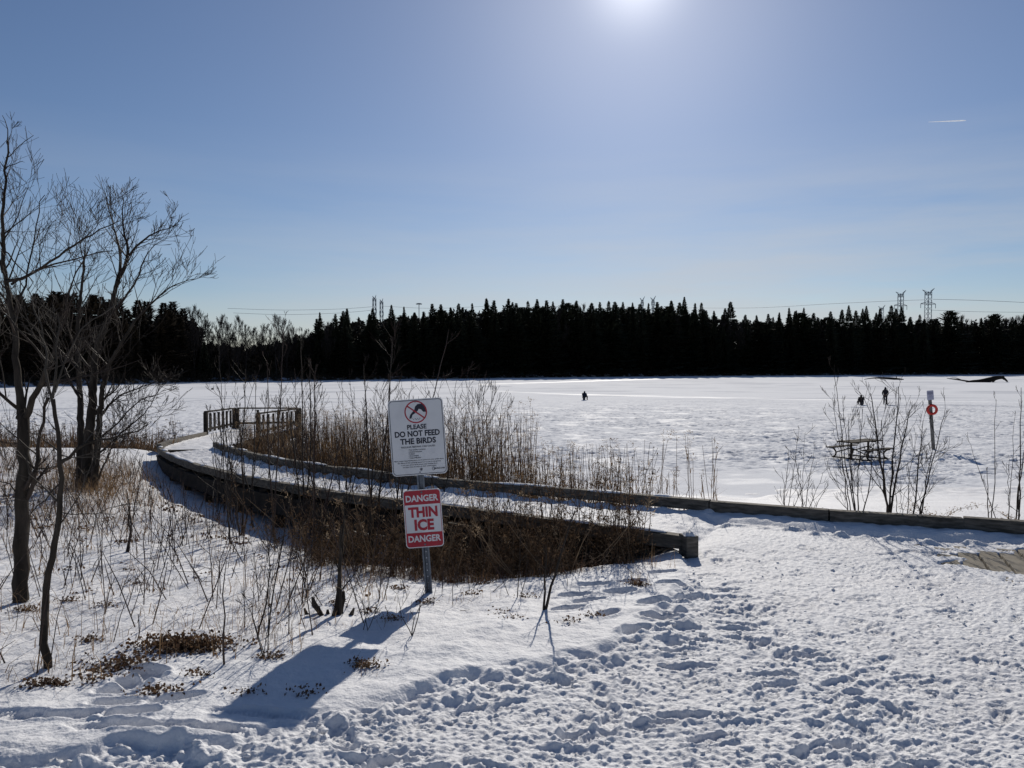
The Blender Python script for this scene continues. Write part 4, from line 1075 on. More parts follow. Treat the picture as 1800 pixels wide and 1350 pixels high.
# brush along the lake edge on the left
mb = MB(); lb = [(-9.4, 21), (-10.6, 27), (-13, 27.5), (-24, 27), (-34, 26), (-34, 22), (-20, 21.5), (-12, 21)]
for p in scatter(lb, 16000, rr_):
    blade(mb, p, rr_.uniform(.3, .9), rr_.uniform(.1, 1.0), .016, rr_, 3, rr_.uniform(0, .7))
for p in scatter(lb, 900, rr_):
    weed(mb, p, rr_.uniform(.6, 1.25), rr_, .12, True, 1.8)
tag(mb.build('lakeside_brush', M['weed']), 'brown brush and cattails along the lake edge left of the lookout', 'brush', kind='stuff')
p = hit(257, 768); p.y += 1.5; p.z = float(base_z(p.x, p.y)); t = empty('dark_bush', p)
tag(t, 'small dense dark cone shaped bush at the trail end left of the boardwalk', 'bush')
mb = MB(); rn = random.Random(5)
for k in range(700):
    h = rn.random() ** .8; a = rn.uniform(0, 6.28); r_ = .32 * (1 - h) ** .6 * rn.uniform(.5, 1); c = Vector((r_ * math.cos(a), r_ * math.sin(a), h * .62)); e = rv(rn, .05); s_ = e.cross(rv(rn)).normalized() * .02
    mb.add([c - s_, c + s_, c + e], [(0, 1, 2)])
mb.build('foliage', M['weed'], t)
mb = MB(); mb.tube([Vector((0, 0, -.1)), Vector((0, 0, .5))], [.03, .01], 6); mb.build('stem', M['twig'], t)

# leaf litter and twiggy clods melting out of the snow
mb = MB(); rn = random.Random(41)
def litter(px, py, n_, sx_, sy_, hh=.03, s0=.016):
    c = hit(px, py)
    for k in range(n_):
        x = c.x + rn.gauss(0, sx_); y = c.y + rn.gauss(0, sy_); z = ground_z(x, y) + rn.random() ** 2 * hh
        q = Vector((x, y, z)); a = rv(rn).normalized() * s0 * .5 * rn.uniform(.6, 1.5); b_ = a.cross(rv(rn)).normalized() * s0 * rn.uniform(.4, .9); c_ = a.cross(b_).normalized() * s0 * .35
        mb.add([q - a, q - b_ + c_, q + a, q + b_ + c_], [(0, 1, 2), (0, 2, 3)])
litter(325, 1150, 1300, .14, .07, .07, .018); litter(210, 1175, 380, .10, .06, .05); litter(175, 1195, 90, .06, .05, .05); litter(275, 1222, 120, .07, .03, .04)
for px, py, n_ in ((640, 1175, 90), (690, 1095, 40), (345, 1195, 40), (160, 1135, 50), (590, 1070, 40), (435, 1222, 25), (535, 1222, 30), (1120, 1035, 90), (1045, 1090, 30), (925, 1055, 30), (905, 1095, 12), (880, 1080, 14), (1000, 1100, 20), (240, 1030, 35), (185, 1072, 30), (120, 1065, 50), (300, 1140, 60), (480, 1165, 60), (60, 1210, 60), (45, 1078, 70), (95, 1205, 80), (700, 1040, 60), (750, 1062, 50), (800, 1020, 60), (850, 1030, 60), (15, 830, 60), (20, 850, 50), (560, 1000, 40), (650, 1080, 40), (830, 1050, 40)):
    litter(px, py, n_ * 2, .045, .03, .035, .013)
for k in range(170):
    c = scatter(bank, 1, rn)[0]; r = c.y / 6
    if c.y > 16: continue
    s_ = .016 * r
    for j in range(rn.randint(3, 10)):
        x = c.x + rn.gauss(0, .05 * r); y = c.y + rn.gauss(0, .05 * r)
        q = Vector((x, y, float(base_z(x, y)) + .07)); a = rv(rn).normalized() * s_; b_ = a.cross(rv(rn)).normalized() * s_ * .6
        mb.add([q - a, q - b_, q + a, q + b_], [(0, 1, 2, 3)])
tag(mb.build('leaf_litter', M['litter']), 'brown dead leaves lying in patches on the snow', 'leaves', kind='stuff')

# loose snow crumbs kicked up on the trodden path
mb = MB(); rn = random.Random(43)
ico = bmesh.new(); bmesh.ops.create_icosphere(ico, subdivisions=2, radius=1); iv = [v.co.copy() for v in ico.verts]; if_ = [tuple(v.index for v in f.verts) for f in ico.faces]; ico.free()
pts_c = []
while len(pts_c) < 750:
    y = 2.5 + rn.random() ** 1.5 * 5.2; x = rn.uniform(-2.0, 5.5); s = edge_sd(np.array([x]), np.array([y]))[0]
    if s < .03: continue
    if s > .5 and rn.random() < .55: continue
    if x > 1.6 and y > 7.1: continue
    pts_c.append((x, y, s))
rows = np.clip(np.searchsorted(ys, [p[1] for p in pts_c]), 0, len(ys) - 1)
for (x, y, s), i in zip(pts_c, rows):
    u = x / W[i]; j = int(np.clip(np.searchsorted(us, u), 0, len(us) - 1)); z = Z[i, j]
    r = rn.uniform(.004, .013) * (2.0 if (s < .45 and x < 1.5 and rn.random() < .22) else 1)
    off3 = Vector((rn.random() * 9, rn.random() * 9, 0))
    sc3 = Vector((rn.uniform(.7, 1.5), rn.uniform(.7, 1.3), rn.uniform(.5, .9)))
    vs = []
    for v in iv:
        k = 1 + .35 * math.sin(v.x * 4 + off3.x) * math.cos(v.y * 5 + off3.y) + rn.uniform(-.12, .12)
        vs.append(Vector((x, y, z + r * .25)) + Vector((v.x * sc3.x, v.y * sc3.y, v.z * sc3.z)) * (r * k))
    mb.add(vs, if_)
tag(mb.build('snow_crumbs', M['snow'], smooth=True), 'loose lumps of kicked up snow along the trodden path', 'snow lumps', kind='stuff')

# fluffy seeding plants beyond the kerb at right
for px, py, n_, lab in ((1640, 868, 26, 'fluffy seeding plant with curled grey heads behind the kerb, right of the slanting sapling'), (1800, 840, 16, 'fluffy seeding plant with grey heads at the right edge behind the kerb')):
    d0 = float(np.interp(px, [1400, 1800], [8.85, 8.1])) + .7
    g = at(px, py, d0); b = Vector((g.x, g.y, float(base_z(g.x, g.y)))); t = empty('seeding_plant', b); tag(t, lab, 'plant', 'fluffy seeding plants'); rn = random.Random(px)
    st = MB(); hd_ = MB()
    for k in range(n_):
        h = rn.uniform(.25, .62); a = rn.uniform(0, 6.28); q = [Vector((rn.gauss(0, .03), rn.gauss(0, .03), 0))]
        d = Vector((math.cos(a) * .35, math.sin(a) * .35, 1))
        for i in range(7):
            q.append(q[-1] + d.normalized() * h / 6); d = d + Vector((math.cos(a) * .25, math.sin(a) * .25, -.22 * (i > 2)))
        st.tube(q, [.003 - .0003 * i for i in range(8)], 3, False)
        for i in range(4, 8):
            for j in range(10):
                c = q[i] + rv(rn, .018); e = rv(rn, .012); s_ = e.cross(rv(rn)).normalized() * .005; hd_.add([c - s_, c + s_, c + e], [(0, 1, 2)])
    st.build('stems', M['weed'], t); hd_.build('seed_heads', M['plume'], t)

# ------------------------------------------------------------------ things on the ice
def picnic(loc, rz):
    t = empty('picnic_table', loc, rz); tag(t, 'brown slatted picnic table with curved metal legs standing on the ice', 'picnic table')
    def bx(name, c, s, m='timber_dark'):
        mb = MB(); mb.box(c, s); return mb.build(name, M[m], t, bevel=.006)
    mb = MB()
    for k in range(5): mb.box((0, -.31 + k * .155, .765), (2.15, .135, .045))
    mb.build('tabletop', M['timber_dark'], t)
    for s in (-1, 1):
        mb = MB()
        for k in (-.08, .08): mb.box((0, s * .84 + k, .47), (1.95, .15, .04))
        mb.build('bench', M['timber_dark'], t)
    for sx_ in (-.62, .62):
        mb = MB(); r = .035
        mb.tube([Vector((sx_, 0, -.02)), Vector((sx_, 0, .74))], .045, 8)
        mb.tube([Vector((sx_, -.36, .72)), Vector((sx_, .36, .72))], .03, 6)
        mb.tube([Vector((sx_, -.92, .035)), Vector((sx_, .92, .035))], .03, 6)
        for s in (-1, 1):
            mb.tube(spline([Vector((sx_, s * 1.0, .44)), Vector((sx_, s * .86, .42)), Vector((sx_, s * .72, .26)), Vector((sx_, s * .76, .1)), Vector((sx_, s * .92, .03))], .06), r, 7)
            mb.tube([Vector((sx_, s * .74, .24)), Vector((sx_, 0, .5))], .025, 6)
        mb.build('leg_frame', M['timber_dark'], t)
picnic(atz(1511, 806, ICE + .02), R(33))

lp = empty('life_ring_post', atz(1641, 790, ICE)); lp.rotation_euler = (0, R(-5.0), 0)
tag(lp, 'grey leaning post on the ice with a small notice on top', 'post')
mb = MB(); mb.box((0, 0, 1.2), (.14, .09, 2.6)); mb.build('post', M['post_grey'], lp, bevel=.01)
mb = MB(); plate(mb, rounded(.32, .46, .03), -.075, -.06, 0, 2.62); mb.build('notice', M['sign_grey'], lp)
mb = MB(); plate(mb, [(.13, .06), (-.13, .06), (-.13, -.06), (.13, -.06)], -.079, -.0755, 0, 2.72); plate(mb, [(.14, .004), (-.14, .004), (-.14, -.004), (.14, -.004)], -.079, -.0755, 0, 2.53)
ring(mb, circ(.05, 16), circ(.035, 16), -.079, -.0755, 0, 2.60); mb.build('lettering', mat('notice_grey', (.25, .25, .33)), lp)
bz = bmesh.new()
lr = empty('life_ring', lp.location + Vector((-.155, -.10, 1.92))); lr.rotation_euler = (0, R(-5), R(-8))
tag(lr, 'red life ring hanging on the leaning post out on the ice', 'life ring')
def torus(RR, rr, a0, a1, n=14):
    mb = MB(); pts = [Vector((RR * math.cos(R(a0 + (a1 - a0) * k / n)), 0, RR * math.sin(R(a0 + (a1 - a0) * k / n)))) for k in range(n + 1)]
    mb.tube(pts, rr, 10, True); return mb
for k in range(4):
    torus(.205, .062, k * 90 + 8 - 45, k * 90 + 82 - 45).build('ring_section', M['ring_red'], lr, True)
    torus(.205, .0635, k * 90 - 8 - 45, k * 90 + 8 - 45, 4).build('band', M['ring_red'], lr, True)

def skinned(name, joints, edges, m, par, sub=2):
    """one continuous surface grown round connected joints: joints = [(x,y,z,rx,ry)]"""
    me = bpy.data.meshes.new(name); me.from_pydata([j[:3] for j in joints], edges, []); o = bpy.data.objects.new(name, me); COL.objects.link(o)
    md = o.modifiers.new('s', 'SKIN')
    for i, j in enumerate(joints):
        me.skin_vertices[0].data[i].radius = (j[3], j[4] if len(j) > 4 else j[3])
    me.skin_vertices[0].data[0].use_root = True
    sb = o.modifiers.new('u', 'SUBSURF'); sb.levels = sub; sb.render_levels = sub
    dg = bpy.context.evaluated_depsgraph_get(); dg.update()
    m2 = bpy.data.meshes.new_from_object(o.evaluated_get(dg)); m2.name = name
    bpy.data.objects.remove(o)
    m2.materials.clear(); m2.materials.append(m)
    m2.polygons.foreach_set('use_smooth', [True] * len(m2.polygons))
    o = bpy.data.objects.new(name, m2); COL.objects.link(o); o.parent = par; return o
def person(loc, rz, label, pose, coat, hatm, bulk=1.0):
    t = empty('person', loc, rz); tag(t, label, 'person', 'people out on the ice')
    P = pose
    hip, chest, neck, head = P['hip'], P['chest'], P['neck'], P['head']
    J = [(*hip, .13, .11), (*chest, .16, .12), (*neck, .055), (*head, .085, .095), (head[0], head[1], head[2] + .10, .075, .08)]
    E = [(0, 1), (1, 2), (2, 3), (3, 4)]
    for s in ('l', 'r'):
        a = P['arm' + s]; b = len(J); J += [(*a[0], .06), (*a[1], .045), (*a[2], .033), (*a[3], .03, .02)]; E += [(1, b), (b, b + 1), (b + 1, b + 2), (b + 2, b + 3)]
        a = P['leg' + s]; b = len(J); J += [(*a[0], .09), (*a[1], .06), (*a[2], .045), (*a[3], .04, .03)]; E += [(0, b), (b, b + 1), (b + 1, b + 2), (b + 2, b + 3)]
    body = skinned('body', J, E, M['skin'], t)
    # fingers, gloved
    J = [(*hip, .17 * bulk, .14 * bulk), (*chest, .20 * bulk, .15 * bulk), (neck[0], neck[1], neck[2] - .03, .11, .10), (head[0], head[1] + .02, head[2], .125, .13), (head[0], head[1] + .03, head[2] + .12, .09, .09)]; E = [(0, 1), (1, 2), (2, 3), (3, 4)]
    for s in ('l', 'r'):
        a = P['arm' + s]; b = len(J); J += [(*a[0], .085), (*a[1], .068), (*a[2], .055)]; E += [(1, b), (b, b + 1), (b + 1, b + 2)]
    skinned('jacket', J, E, coat, t)
    J = [(*hip, .15, .13)]; E = []
    for s in ('l', 'r'):
        a = P['leg' + s]; b = len(J); J += [(*a[0], .11), (*a[1], .085), (*a[2], .07)]; E += [(0, b), (b, b + 1), (b + 1, b + 2)]
    skinned('trousers', J, E, M['cloth_black'], t)
    for s in ('l', 'r'):
        a = P['leg' + s]; an = Vector(a[2]); to = Vector(a[3])
        skinned('boot', [(an.x, an.y, an.z + .06, .062), (an.x, an.y, .055, .055), (to.x, to.y, .045, .05, .04)], [(0, 1), (1, 2)], M['boot'], t)
        h = Vector(P['arm' + s][3]); w = Vector(P['arm' + s][2]); dr = (h - w).normalized()
        sd_ = dr.cross(Vector((0, 1, .2))).normalized()
        J = [(*w, .035), (*h, .038, .025)]; E = [(0, 1)]
        for k, (o_, l_) in enumerate(((-.03, .07), (-.01, .08), (.01, .075), (.03, .06))):
            b = len(J); q = h + sd_ * o_ + dr * .02; e1 = q + dr * l_ * .5; e2 = e1 + dr * l_ * .4 + Vector((0, -.02, 0)); J += [(*q, .012), (*e1, .011), (*e2, .010)]; E += [(1, b), (b, b + 1), (b + 1, b + 2)]
        b = len(J); q = w.lerp(h, .6) - sd_ * .035; J += [(*q, .013), (*(q - sd_ * .03 + dr * .03), .011)]; E += [(1, b), (b, b + 1)]
        skinned('glove', J, E, M['cloth_black'], t, 1)
    hz = Vector(head)
    skinned('hat', [(hz.x, hz.y, hz.z + .045, .108, .115), (hz.x, hz.y, hz.z + .13, .095, .10), (hz.x, hz.y, hz.z + .175, .03, .03)], [(0, 1), (1, 2)], hatm, t)
    # nose and ears read as small shapes on the face
    mb = MB(); f = Vector(P.get('face', (0, -1, 0)))
    n_ = hz + f * .10; mb.tube([n_ + Vector((0, 0, .03)), n_ + f * .03 - Vector((0, 0, .005))], [.012, .018], 6)
    mb.build('nose', M['skin'], t)
    return t
stand = dict(hip=(0, 0, .93), chest=(0, 0, 1.28), neck=(0, .01, 1.47), head=(0, -.01, 1.60),
    arml=[(-.20, 0, 1.40), (-.26, .03, 1.13), (-.20, -.08, .92), (-.18, -.12, .84)], armr=[(.20, 0, 1.40), (.27, .03, 1.13), (.20, -.10, .95), (.16, -.15, .88)],
    legl=[(-.10, 0, .86), (-.12, 0, .48), (-.14, .02, .10), (-.15, -.13, .045)], legr=[(.10, 0, .86), (.10, -.03, .48), (.12, .03, .10), (.14, -.12, .045)])
person(atz(1556, 711, ICE + .01), R(160), 'person standing on the ice in dark winter clothes facing away', stand, M['cloth_black'], M['cloth_black'])
sit = dict(hip=(0, .05, .36), chest=(0, -.02, .58), neck=(0, -.06, .74), head=(0, -.09, .84),
    arml=[(-.19, -.05, .76), (-.24, -.14, .54), (-.12, -.30, .42), (-.08, -.36, .40)], armr=[(.19, -.05, .76), (.24, -.14, .54), (.12, -.30, .42), (.08, -.36, .40)],
    legl=[(-.11, .02, .38), (-.24, -.30, .42), (-.24, -.24, .11), (-.26, -.38, .045)], legr=[(.11, .02, .38), (.24, -.30, .42), (.24, -.24, .11), (.26, -.38, .045)])
for (px, py, rz, lab, coat) in ((1514, 712, R(170), 'person sitting low on the ice beside the standing one, bulky black clothes', M['cloth_black']), (1027, 703, R(150), 'person sitting alone far out on the ice in bulky dark blue clothes', M['cloth_blue'])):
    l = atz(px, py, ICE + .01); t = person(l, rz, lab, sit, coat, M['cloth_black'], 1.9)
    mb = MB(); mb.tube([Vector((0, 0, 0)), Vector((0, 0, .30))], [.14, .165], 14)
    bk = mb.build('bucket', M['bucket'])
    bk.matrix_world = Matrix.Translation(l) @ Matrix.Rotation(rz, 4, 'Z') @ Matrix.Translation((0, .06, 0))
    tag(bk, 'dark bucket used as a seat under ' + ('the person sitting beside the standing one' if px > 1200 else 'the person sitting alone far out'), 'bucket')
p = atz(373.5, 685, ICE); mb = MB(); rn = random.Random(2)
mb.add([p + Vector((v.x * .22, v.y * .2, .12 + v.z * .16)) * 1.0 + rv(rn, .015) for v in iv], if_)
tag(mb.build('dark_lump', M['log']), 'tiny dark lump lying alone on the far ice at left', 'rock')

# fallen branches far out
def log(pxs, kids, label, name='fallen_branch'):
    b = atz(*pxs[0][:2], ICE); d = b.y
    t = empty(name, b); tag(t, label, 'log'); inv = Matrix.Translation(-b)
    def pt(px, py): return at(px, py, d)
    mb = MB(); pts = spline([pt(a, b_) for a, b_, r in pxs], .5); rs_ = np.interp(np.linspace(0, 1, len(pts)), np.linspace(0, 1, len(pxs)), [r for _, _, r in pxs])
    mb.tube(pts, list(rs_), 8); mb.build('trunk', M['log'], t, True).matrix_parent_inverse = inv
    mb = MB()
    for k in kids:
        q = spline([pt(a, b_) + Vector((0, (i * .6), 0)) for i, (a, b_, r) in enumerate(k)], .5); rs_ = np.interp(np.linspace(0, 1, len(q)), np.linspace(0, 1, len(k)), [r for _, _, r in k]); mb.tube(q, list(rs_), 6)
    mb.build('limbs', M['log'], t, True).matrix_parent_inverse = inv
log([(1588, 667.6, .22), (1570, 665.5, .30), (1545, 664.3, .28), (1530, 665, .16), (1519, 667, .06)], [[(1575, 666, .14), (1578, 662.5, .10), (1580, 661.5, .05)], [(1566, 665, .12), (1572, 667, .1), (1583, 668, .06)]], 'long thin fallen branch lying on the ice before the far shore')
log([(1699, 672, .25), (1720, 671.2, .5), (1738, 668, .55), (1750, 664.5, .6), (1760, 663.5, .5), (1766, 666, .3), (1771, 671, .15)], [[(1703, 670.5, .2), (1690, 668, .16), (1680, 666.5, .12), (1672, 665, .05)], [(1690, 668, .1), (1683, 664.5, .08), (1676, 664.5, .04)], [(1748, 668, .3), (1748, 671.5, .2)], [(1758, 664, .3), (1766, 662.8, .35), (1767, 664.5, .2)], [(1764, 666, .2), (1772, 668.5, .08)]], 'big dark fallen tree arched on the ice at the far right', 'fallen_tree')

# ------------------------------------------------------------------ far woods
def conifer_mesh(name, seed, H=22.0, Rm=3.0, m='conifer', irregular=.25, bare=.06, pw=.85):
    rn = random.Random(seed); mb = MB(); mb.mi = 1
    mb.tube([Vector((0, 0, -.5)), Vector((0, 0, H * .5)), Vector((0, 0, H))], [.22, .13, .02], 5, False); mb.mi = 0
    z = H * bare; ph = 0; side = [1 + rn.uniform(-irregular, irregular) for _ in range(8)]
    while z < H * .995:
        t = z / H; r0 = Rm * ((1 - t) ** pw) * (1 + rn.uniform(-irregular, irregular) * .7) + .12
        nb = 8; ph += .8
        for k in range(nb):
            a = ph + 6.283 * k / nb + rn.uniform(-.25, .25); r_ = r0 * side[int(a / 6.283 * 8) % 8] * rn.uniform(.75, 1.15)
            d = Vector((math.cos(a), math.sin(a), 0)); sv = Vector((-d.y, d.x, 0))
            rise = (.35 if t > .75 else .05) * r_; dr = -.10 * r_ * (1.2 - t)
            b = Vector((0, 0, z)); m1 = b + d * r_ * .55 + Vector((0, 0, rise * .4 + dr)); e = b + d * r_ + Vector((0, 0, rise + dr * .6))
            w = .16 + .16 * r_
            mb.add([b + sv * .05, b - sv * .05, m1 - sv * w * .8 + Vector((0, 0, -.18)), e, m1 + sv * w * .8 + Vector((0, 0, -.18)), m1 + Vector((0, 0, .06))], [(0, 5, 4), (0, 1, 5), (1, 2, 5), (5, 2, 3), (5, 3, 4)])
            for q in range(3):
                f = rn.uniform(.35, .95); c = b.lerp(e, f) ; sg_ = rn.choice((-1, 1))
                tip = c + d * r_ * .16 + sv * sg_ * (w * rn.uniform(1.0, 1.7)) + Vector((0, 0, rn.uniform(-.3, .05)))
                mb.add([c - d * .16, c + d * .16, tip], [(0, 1, 2)])
        z += rn.uniform(.28, .46) * (1 if t < .55 else .6)
    me = bpy.data.meshes.new(name); me.from_pydata(mb.v, [], mb.f); me.materials.append(M[m]); me.materials.append(M['far_bark']); me.polygons.foreach_set('material_index', mb.m); me.update()
    return me
CON = [conifer_mesh('spruce', 1, 22, 6.2, pw=1.05), conifer_mesh('spruce', 2, 22, 5.0, irregular=.45, pw=.95), conifer_mesh('spruce', 3, 22, 7.4, irregular=.45, pw=1.1), conifer_mesh('spruce', 4, 22, 5.6, irregular=.6, pw=.85),
       conifer_mesh('pine', 5, 22, 5.0, irregular=.7, bare=.12, pw=.5)]
CONB = [conifer_mesh('brown_spruce', 11, 22, 4.6, 'conifer_brown', .4, pw=.6), conifer_mesh('brown_spruce', 12, 22, 5.2, 'conifer_brown', .5, pw=.5)]
def bare_far(seed, H=17):
    rn = random.Random(seed); mb = MB()
    pts = [Vector((rn.gauss(0, .1 * i), rn.gauss(0, .1 * i), H * .7 * i / 6 - .4 * (i == 0))) for i in range(7)]; rad = [.22 - .025 * i for i in range(7)]
    mb.tube(pts, rad, 5, False)
    dress(mb, pts, rad, 17, (3.0, 5.6), 3, rn, .2, up=.6, n=4, wob=.10, sides=3, kids=(3, 5), ang=(18, 42), rmin=.022, taper=.4)
    me = bpy.data.meshes.new('bare_tree'); me.from_pydata(mb.v, [], mb.f); me.materials.append(M['far_bark']); me.update(); return me
BARE = [bare_far(s) for s in (61, 62, 63, 64)]
rn = random.Random(77)
def far_dist(px, back):
    k = (px - 900) / 1352
    xs_ = np.linspace(60, 420, 1441); i = np.argmax(shore(k * xs_) < xs_)
    return float(xs_[i]) + back
def put_tree(me, px, ytop, back, H0, name, label, cat, group, wide=1.0, gz=None):
    d = far_dist(px, back); p = at(px, ytop, d)
    g = ICE + float(np.interp(back, ts, zt)) - .2
    h = p.z - g
    if h < 2: return None
    o = bpy.data.objects.new(name, me); COL.objects.link(o); s = h / H0
    o.location = (p.x, p.y, g); o.scale = (s * wide, s * wide, s); o.rotation_euler = (0, 0, rn.uniform(0, 6.28))
    tag(o, label, cat, group); return o
GC = 'spruces and pines of the wood across the lake'
NAMED = {1284: 'tall pointed spruce standing clear of its neighbours right of the middle of the far wood', 1203: 'highest spruce tip of the far wood, just below the bright part of the sky', 855: 'broad tall spruce tip above the lone sitting person\'s left, highest in its stretch of wood', 1492: 'sharp spruce tip first left of the pair of pylons', 1617: 'low spruce between the two large pylons'}
tops = [(562, 548), (590, 551), (610, 541), (655, 541), (688, 535), (710, 538), (728, 548), (744, 547), (759, 533), (775, 534), (792, 539), (806, 532), (830, 532), (855, 523), (869, 527), (894, 524), (908, 532), (928, 528), (944, 525), (960, 527), (972, 529), (990, 525), (1013, 527), (1040, 531), (1054, 530), (1070, 528), (1081, 529), (1095, 530), (1112, 531), (1125, 533), (1140, 532), (1155, 530), (1180, 527), (1203, 521), (1222, 532), (1233, 531), (1255, 545), (1284, 529), (1310, 552), (1330, 553), (1350, 551), (1370, 548), (1387, 540), (1400, 545), (1413, 540), (1430, 549), (1460, 546), (1480, 543), (1492, 536), (1504, 545), (1523, 537), (1547, 541), (1567, 536), (1585, 538), (1600, 556), (1617, 552), (1640, 560), (1670, 545), (1690, 556), (1725, 558), (1750, 551), (1780, 556), (1800, 552), (1822, 548)]
LABC = 'dark evergreen among many in the unbroken wood across the lake'
ncon = 0
for i, (px, yt) in enumerate(tops):
    put_tree(CON[rn.randrange(4) if px < 1620 else rn.choice((0, 2, 4))], px, yt, rn.uniform(3, 9), 22, 'spruce', NAMED.get(px, LABC), 'tree', GC, rn.uniform(.85, 1.15)); ncon += 1
    if rn.random() < .7:
        put_tree(CON[rn.randrange(5)], px + rn.choice((-1, 1)) * rn.uniform(5, 11), yt + rn.uniform(4, 16), rn.uniform(3, 12), 22, 'spruce', LABC, 'tree', GC, rn.uniform(.9, 1.3)); ncon += 1
skx = [0, 340, 360, 420, 540, 600, 860, 1200, 1300, 1600, 1850]
skyl = [512, 535, 592, 605, 568, 553, 534, 534, 551, 556, 557]
for back, n_, lo_ in ((2, 34, 30), (7, 50, 24), (13, 55, 18)):
    for k in range(n_):
        px = 335 + (1850 - 335) * (k + rn.random()) / n_
        yt = float(np.interp(px, skx, skyl)) + rn.uniform(0, lo_) + 3
        put_tree(CON[rn.randrange(5)], px, yt, back + rn.uniform(0, 4), 22, 'spruce', LABC, 'tree', GC, rn.uniform(.9, 1.3)); ncon += 1
GL = 'brownish evergreens on the near left shore'
for back, n_, lo_ in ((1, 13, 60), (6, 15, 28), (12, 16, 8)):
    for k in range(n_):
        px = -40 + 385 * (k + rn.random()) / n_
        yt = float(np.interp(px, [-40, 0, 100, 150, 200, 260, 300, 345], [512, 512, 506, 516, 518, 522, 528, 545])) + rn.uniform(0, lo_)
        put_tree(rn.choice(CONB), px, yt, back + rn.uniform(0, 4), 22, 'spruce', 'shaggy brownish evergreen in the dense wood on the left shore', 'tree', GL, rn.uniform(.9, 1.25)); ncon += 1
GB = 'leafless trees of the wood across the lake'
for px, yt in ((340, 522), (352, 524), (362, 535), (385, 532), (402, 545), (418, 542), (432, 560), (447, 566), (470, 552), (485, 540), (498, 541), (515, 552), (530, 560), (545, 566), (575, 555), (350, 560), (375, 570), (410, 580), (395, 590), (458, 580), (505, 585)):
    put_tree(rn.choice(BARE), px, yt, rn.uniform(2, 10), 17, 'bare_tree', 'leafless tree in the thin gap of the wood left of the lookout', 'tree', 'leafless trees at the left gap in the wood', rn.uniform(.6, .95))
for px, yt in ((1025, 521), (1018, 528), (1036, 527), (1130, 528), (1175, 530)):
    put_tree(rn.choice(BARE), px, yt, rn.uniform(8, 14), 17, 'bare_tree', 'rounded leafless crown showing over the spruces in mid wood', 'tree', 'leafless crowns over the middle spruces', .8)
for px, yt in ((1342, 553), (1470, 545), (1605, 558), (1630, 548), (1648, 553), (1690, 543), (1705, 548), (1720, 545), (1738, 540), (1752, 538), (1765, 545), (1785, 541), (1800, 540), (1815, 542), (1835, 538)):
    put_tree(rn.choice(BARE), px, yt, rn.uniform(6, 14), 17, 'bare_tree', 'leafless tree topping the wood at the right', 'tree', GB, .9)
print('conifers', ncon)
for k in range(13):
    px = rn.uniform(860, 1600); put_tree(rn.choice(BARE), px, float(np.interp(px, skx, skyl)) - rn.uniform(-2, 9), rn.uniform(4, 12), 17, 'bare_tree', 'fine twigged leafless tree mixed in among the spruces across the lake', 'tree', 'leafless trees mixed among the far spruces', .85)
# the wood carries on past both edges of the view
for k in range(26):
    px = -45 - 420 * (k / 26) - rn.uniform(0, 12); put_tree(rn.choice(CONB), px, 508 + rn.uniform(0, 30), rn.uniform(1, 14), 22, 'spruce', 'shaggy brownish evergreen in the dense wood on the left shore', 'tree', GL, 1.25); ncon += 1
for k in range(30):
    px = 1855 + 420 * (k / 30) + rn.uniform(0, 12); put_tree(CON[rn.randrange(5)], px, 552 + rn.uniform(0, 18), rn.uniform(1, 14), 22, 'spruce', LABC, 'tree', GC, 1.3); ncon += 1
print('CONIFERS', len([o for o in bpy.data.objects if o.name.startswith('spruce')]))
# dense undergrowth filling the wood
N = 180000
px = rng.uniform(-480, 2280, N); back = rng.uniform(6, 30, N); k = (px - 900) / 1352
dd = np.linspace(60, 440, 1521); sh = np.array([far_dist(p, 0) for p in np.linspace(-480, 2280, 280)]); d = np.interp(px, np.linspace(-480, 2280, 280), sh) + back
x = k * d; hmax = np.interp(px, [-60, 340, 352, 440, 540, 600, 850, 1200, 1320, 1860], [580, 560, 606, 612, 592, 568, 548, 548, 566, 566])
hmax = hmax + 9 + 16 * perlin(px / 11.0, px * 0, 3) + 10 * perlin(px / 4.0, px * 0, 5)
htop = (640 - hmax) * d / 1352 + EYE - ICE
z = ICE + 1.0 + rng.random(N) ** .9 * htop
c = np.stack([x, d, z], 1); a = rng.normal(0, 1, (N, 3)); a /= np.linalg.norm(a, axis=1)[:, None]; a *= rng.uniform(.4, 1.0, (N, 1)); b_ = np.cross(a, rng.normal(0, 1, (N, 3))); b_ /= np.linalg.norm(b_, axis=1)[:, None]; b_ *= rng.uniform(.15, .4, (N, 1))
V = np.stack([c - a, c - b_, c + a, c + b_], 1).reshape(-1, 3)
me = bpy.data.meshes.new('undergrowth'); me.vertices.add(len(V)); me.vertices.foreach_set('co', V.ravel().astype(np.float32)); me.loops.add(N * 4); me.loops.foreach_set('vertex_index', np.arange(N * 4, dtype=np.int32)); me.polygons.add(N); me.polygons.foreach_set('loop_start', np.arange(0, N * 4, 4, dtype=np.int32)); me.update(calc_edges=True); me.materials.append(M['brush'])
o = bpy.data.objects.new('undergrowth', me); COL.objects.link(o); tag(o, 'dark dense undergrowth filling the wood across the lake', 'woodland', kind='stuff')
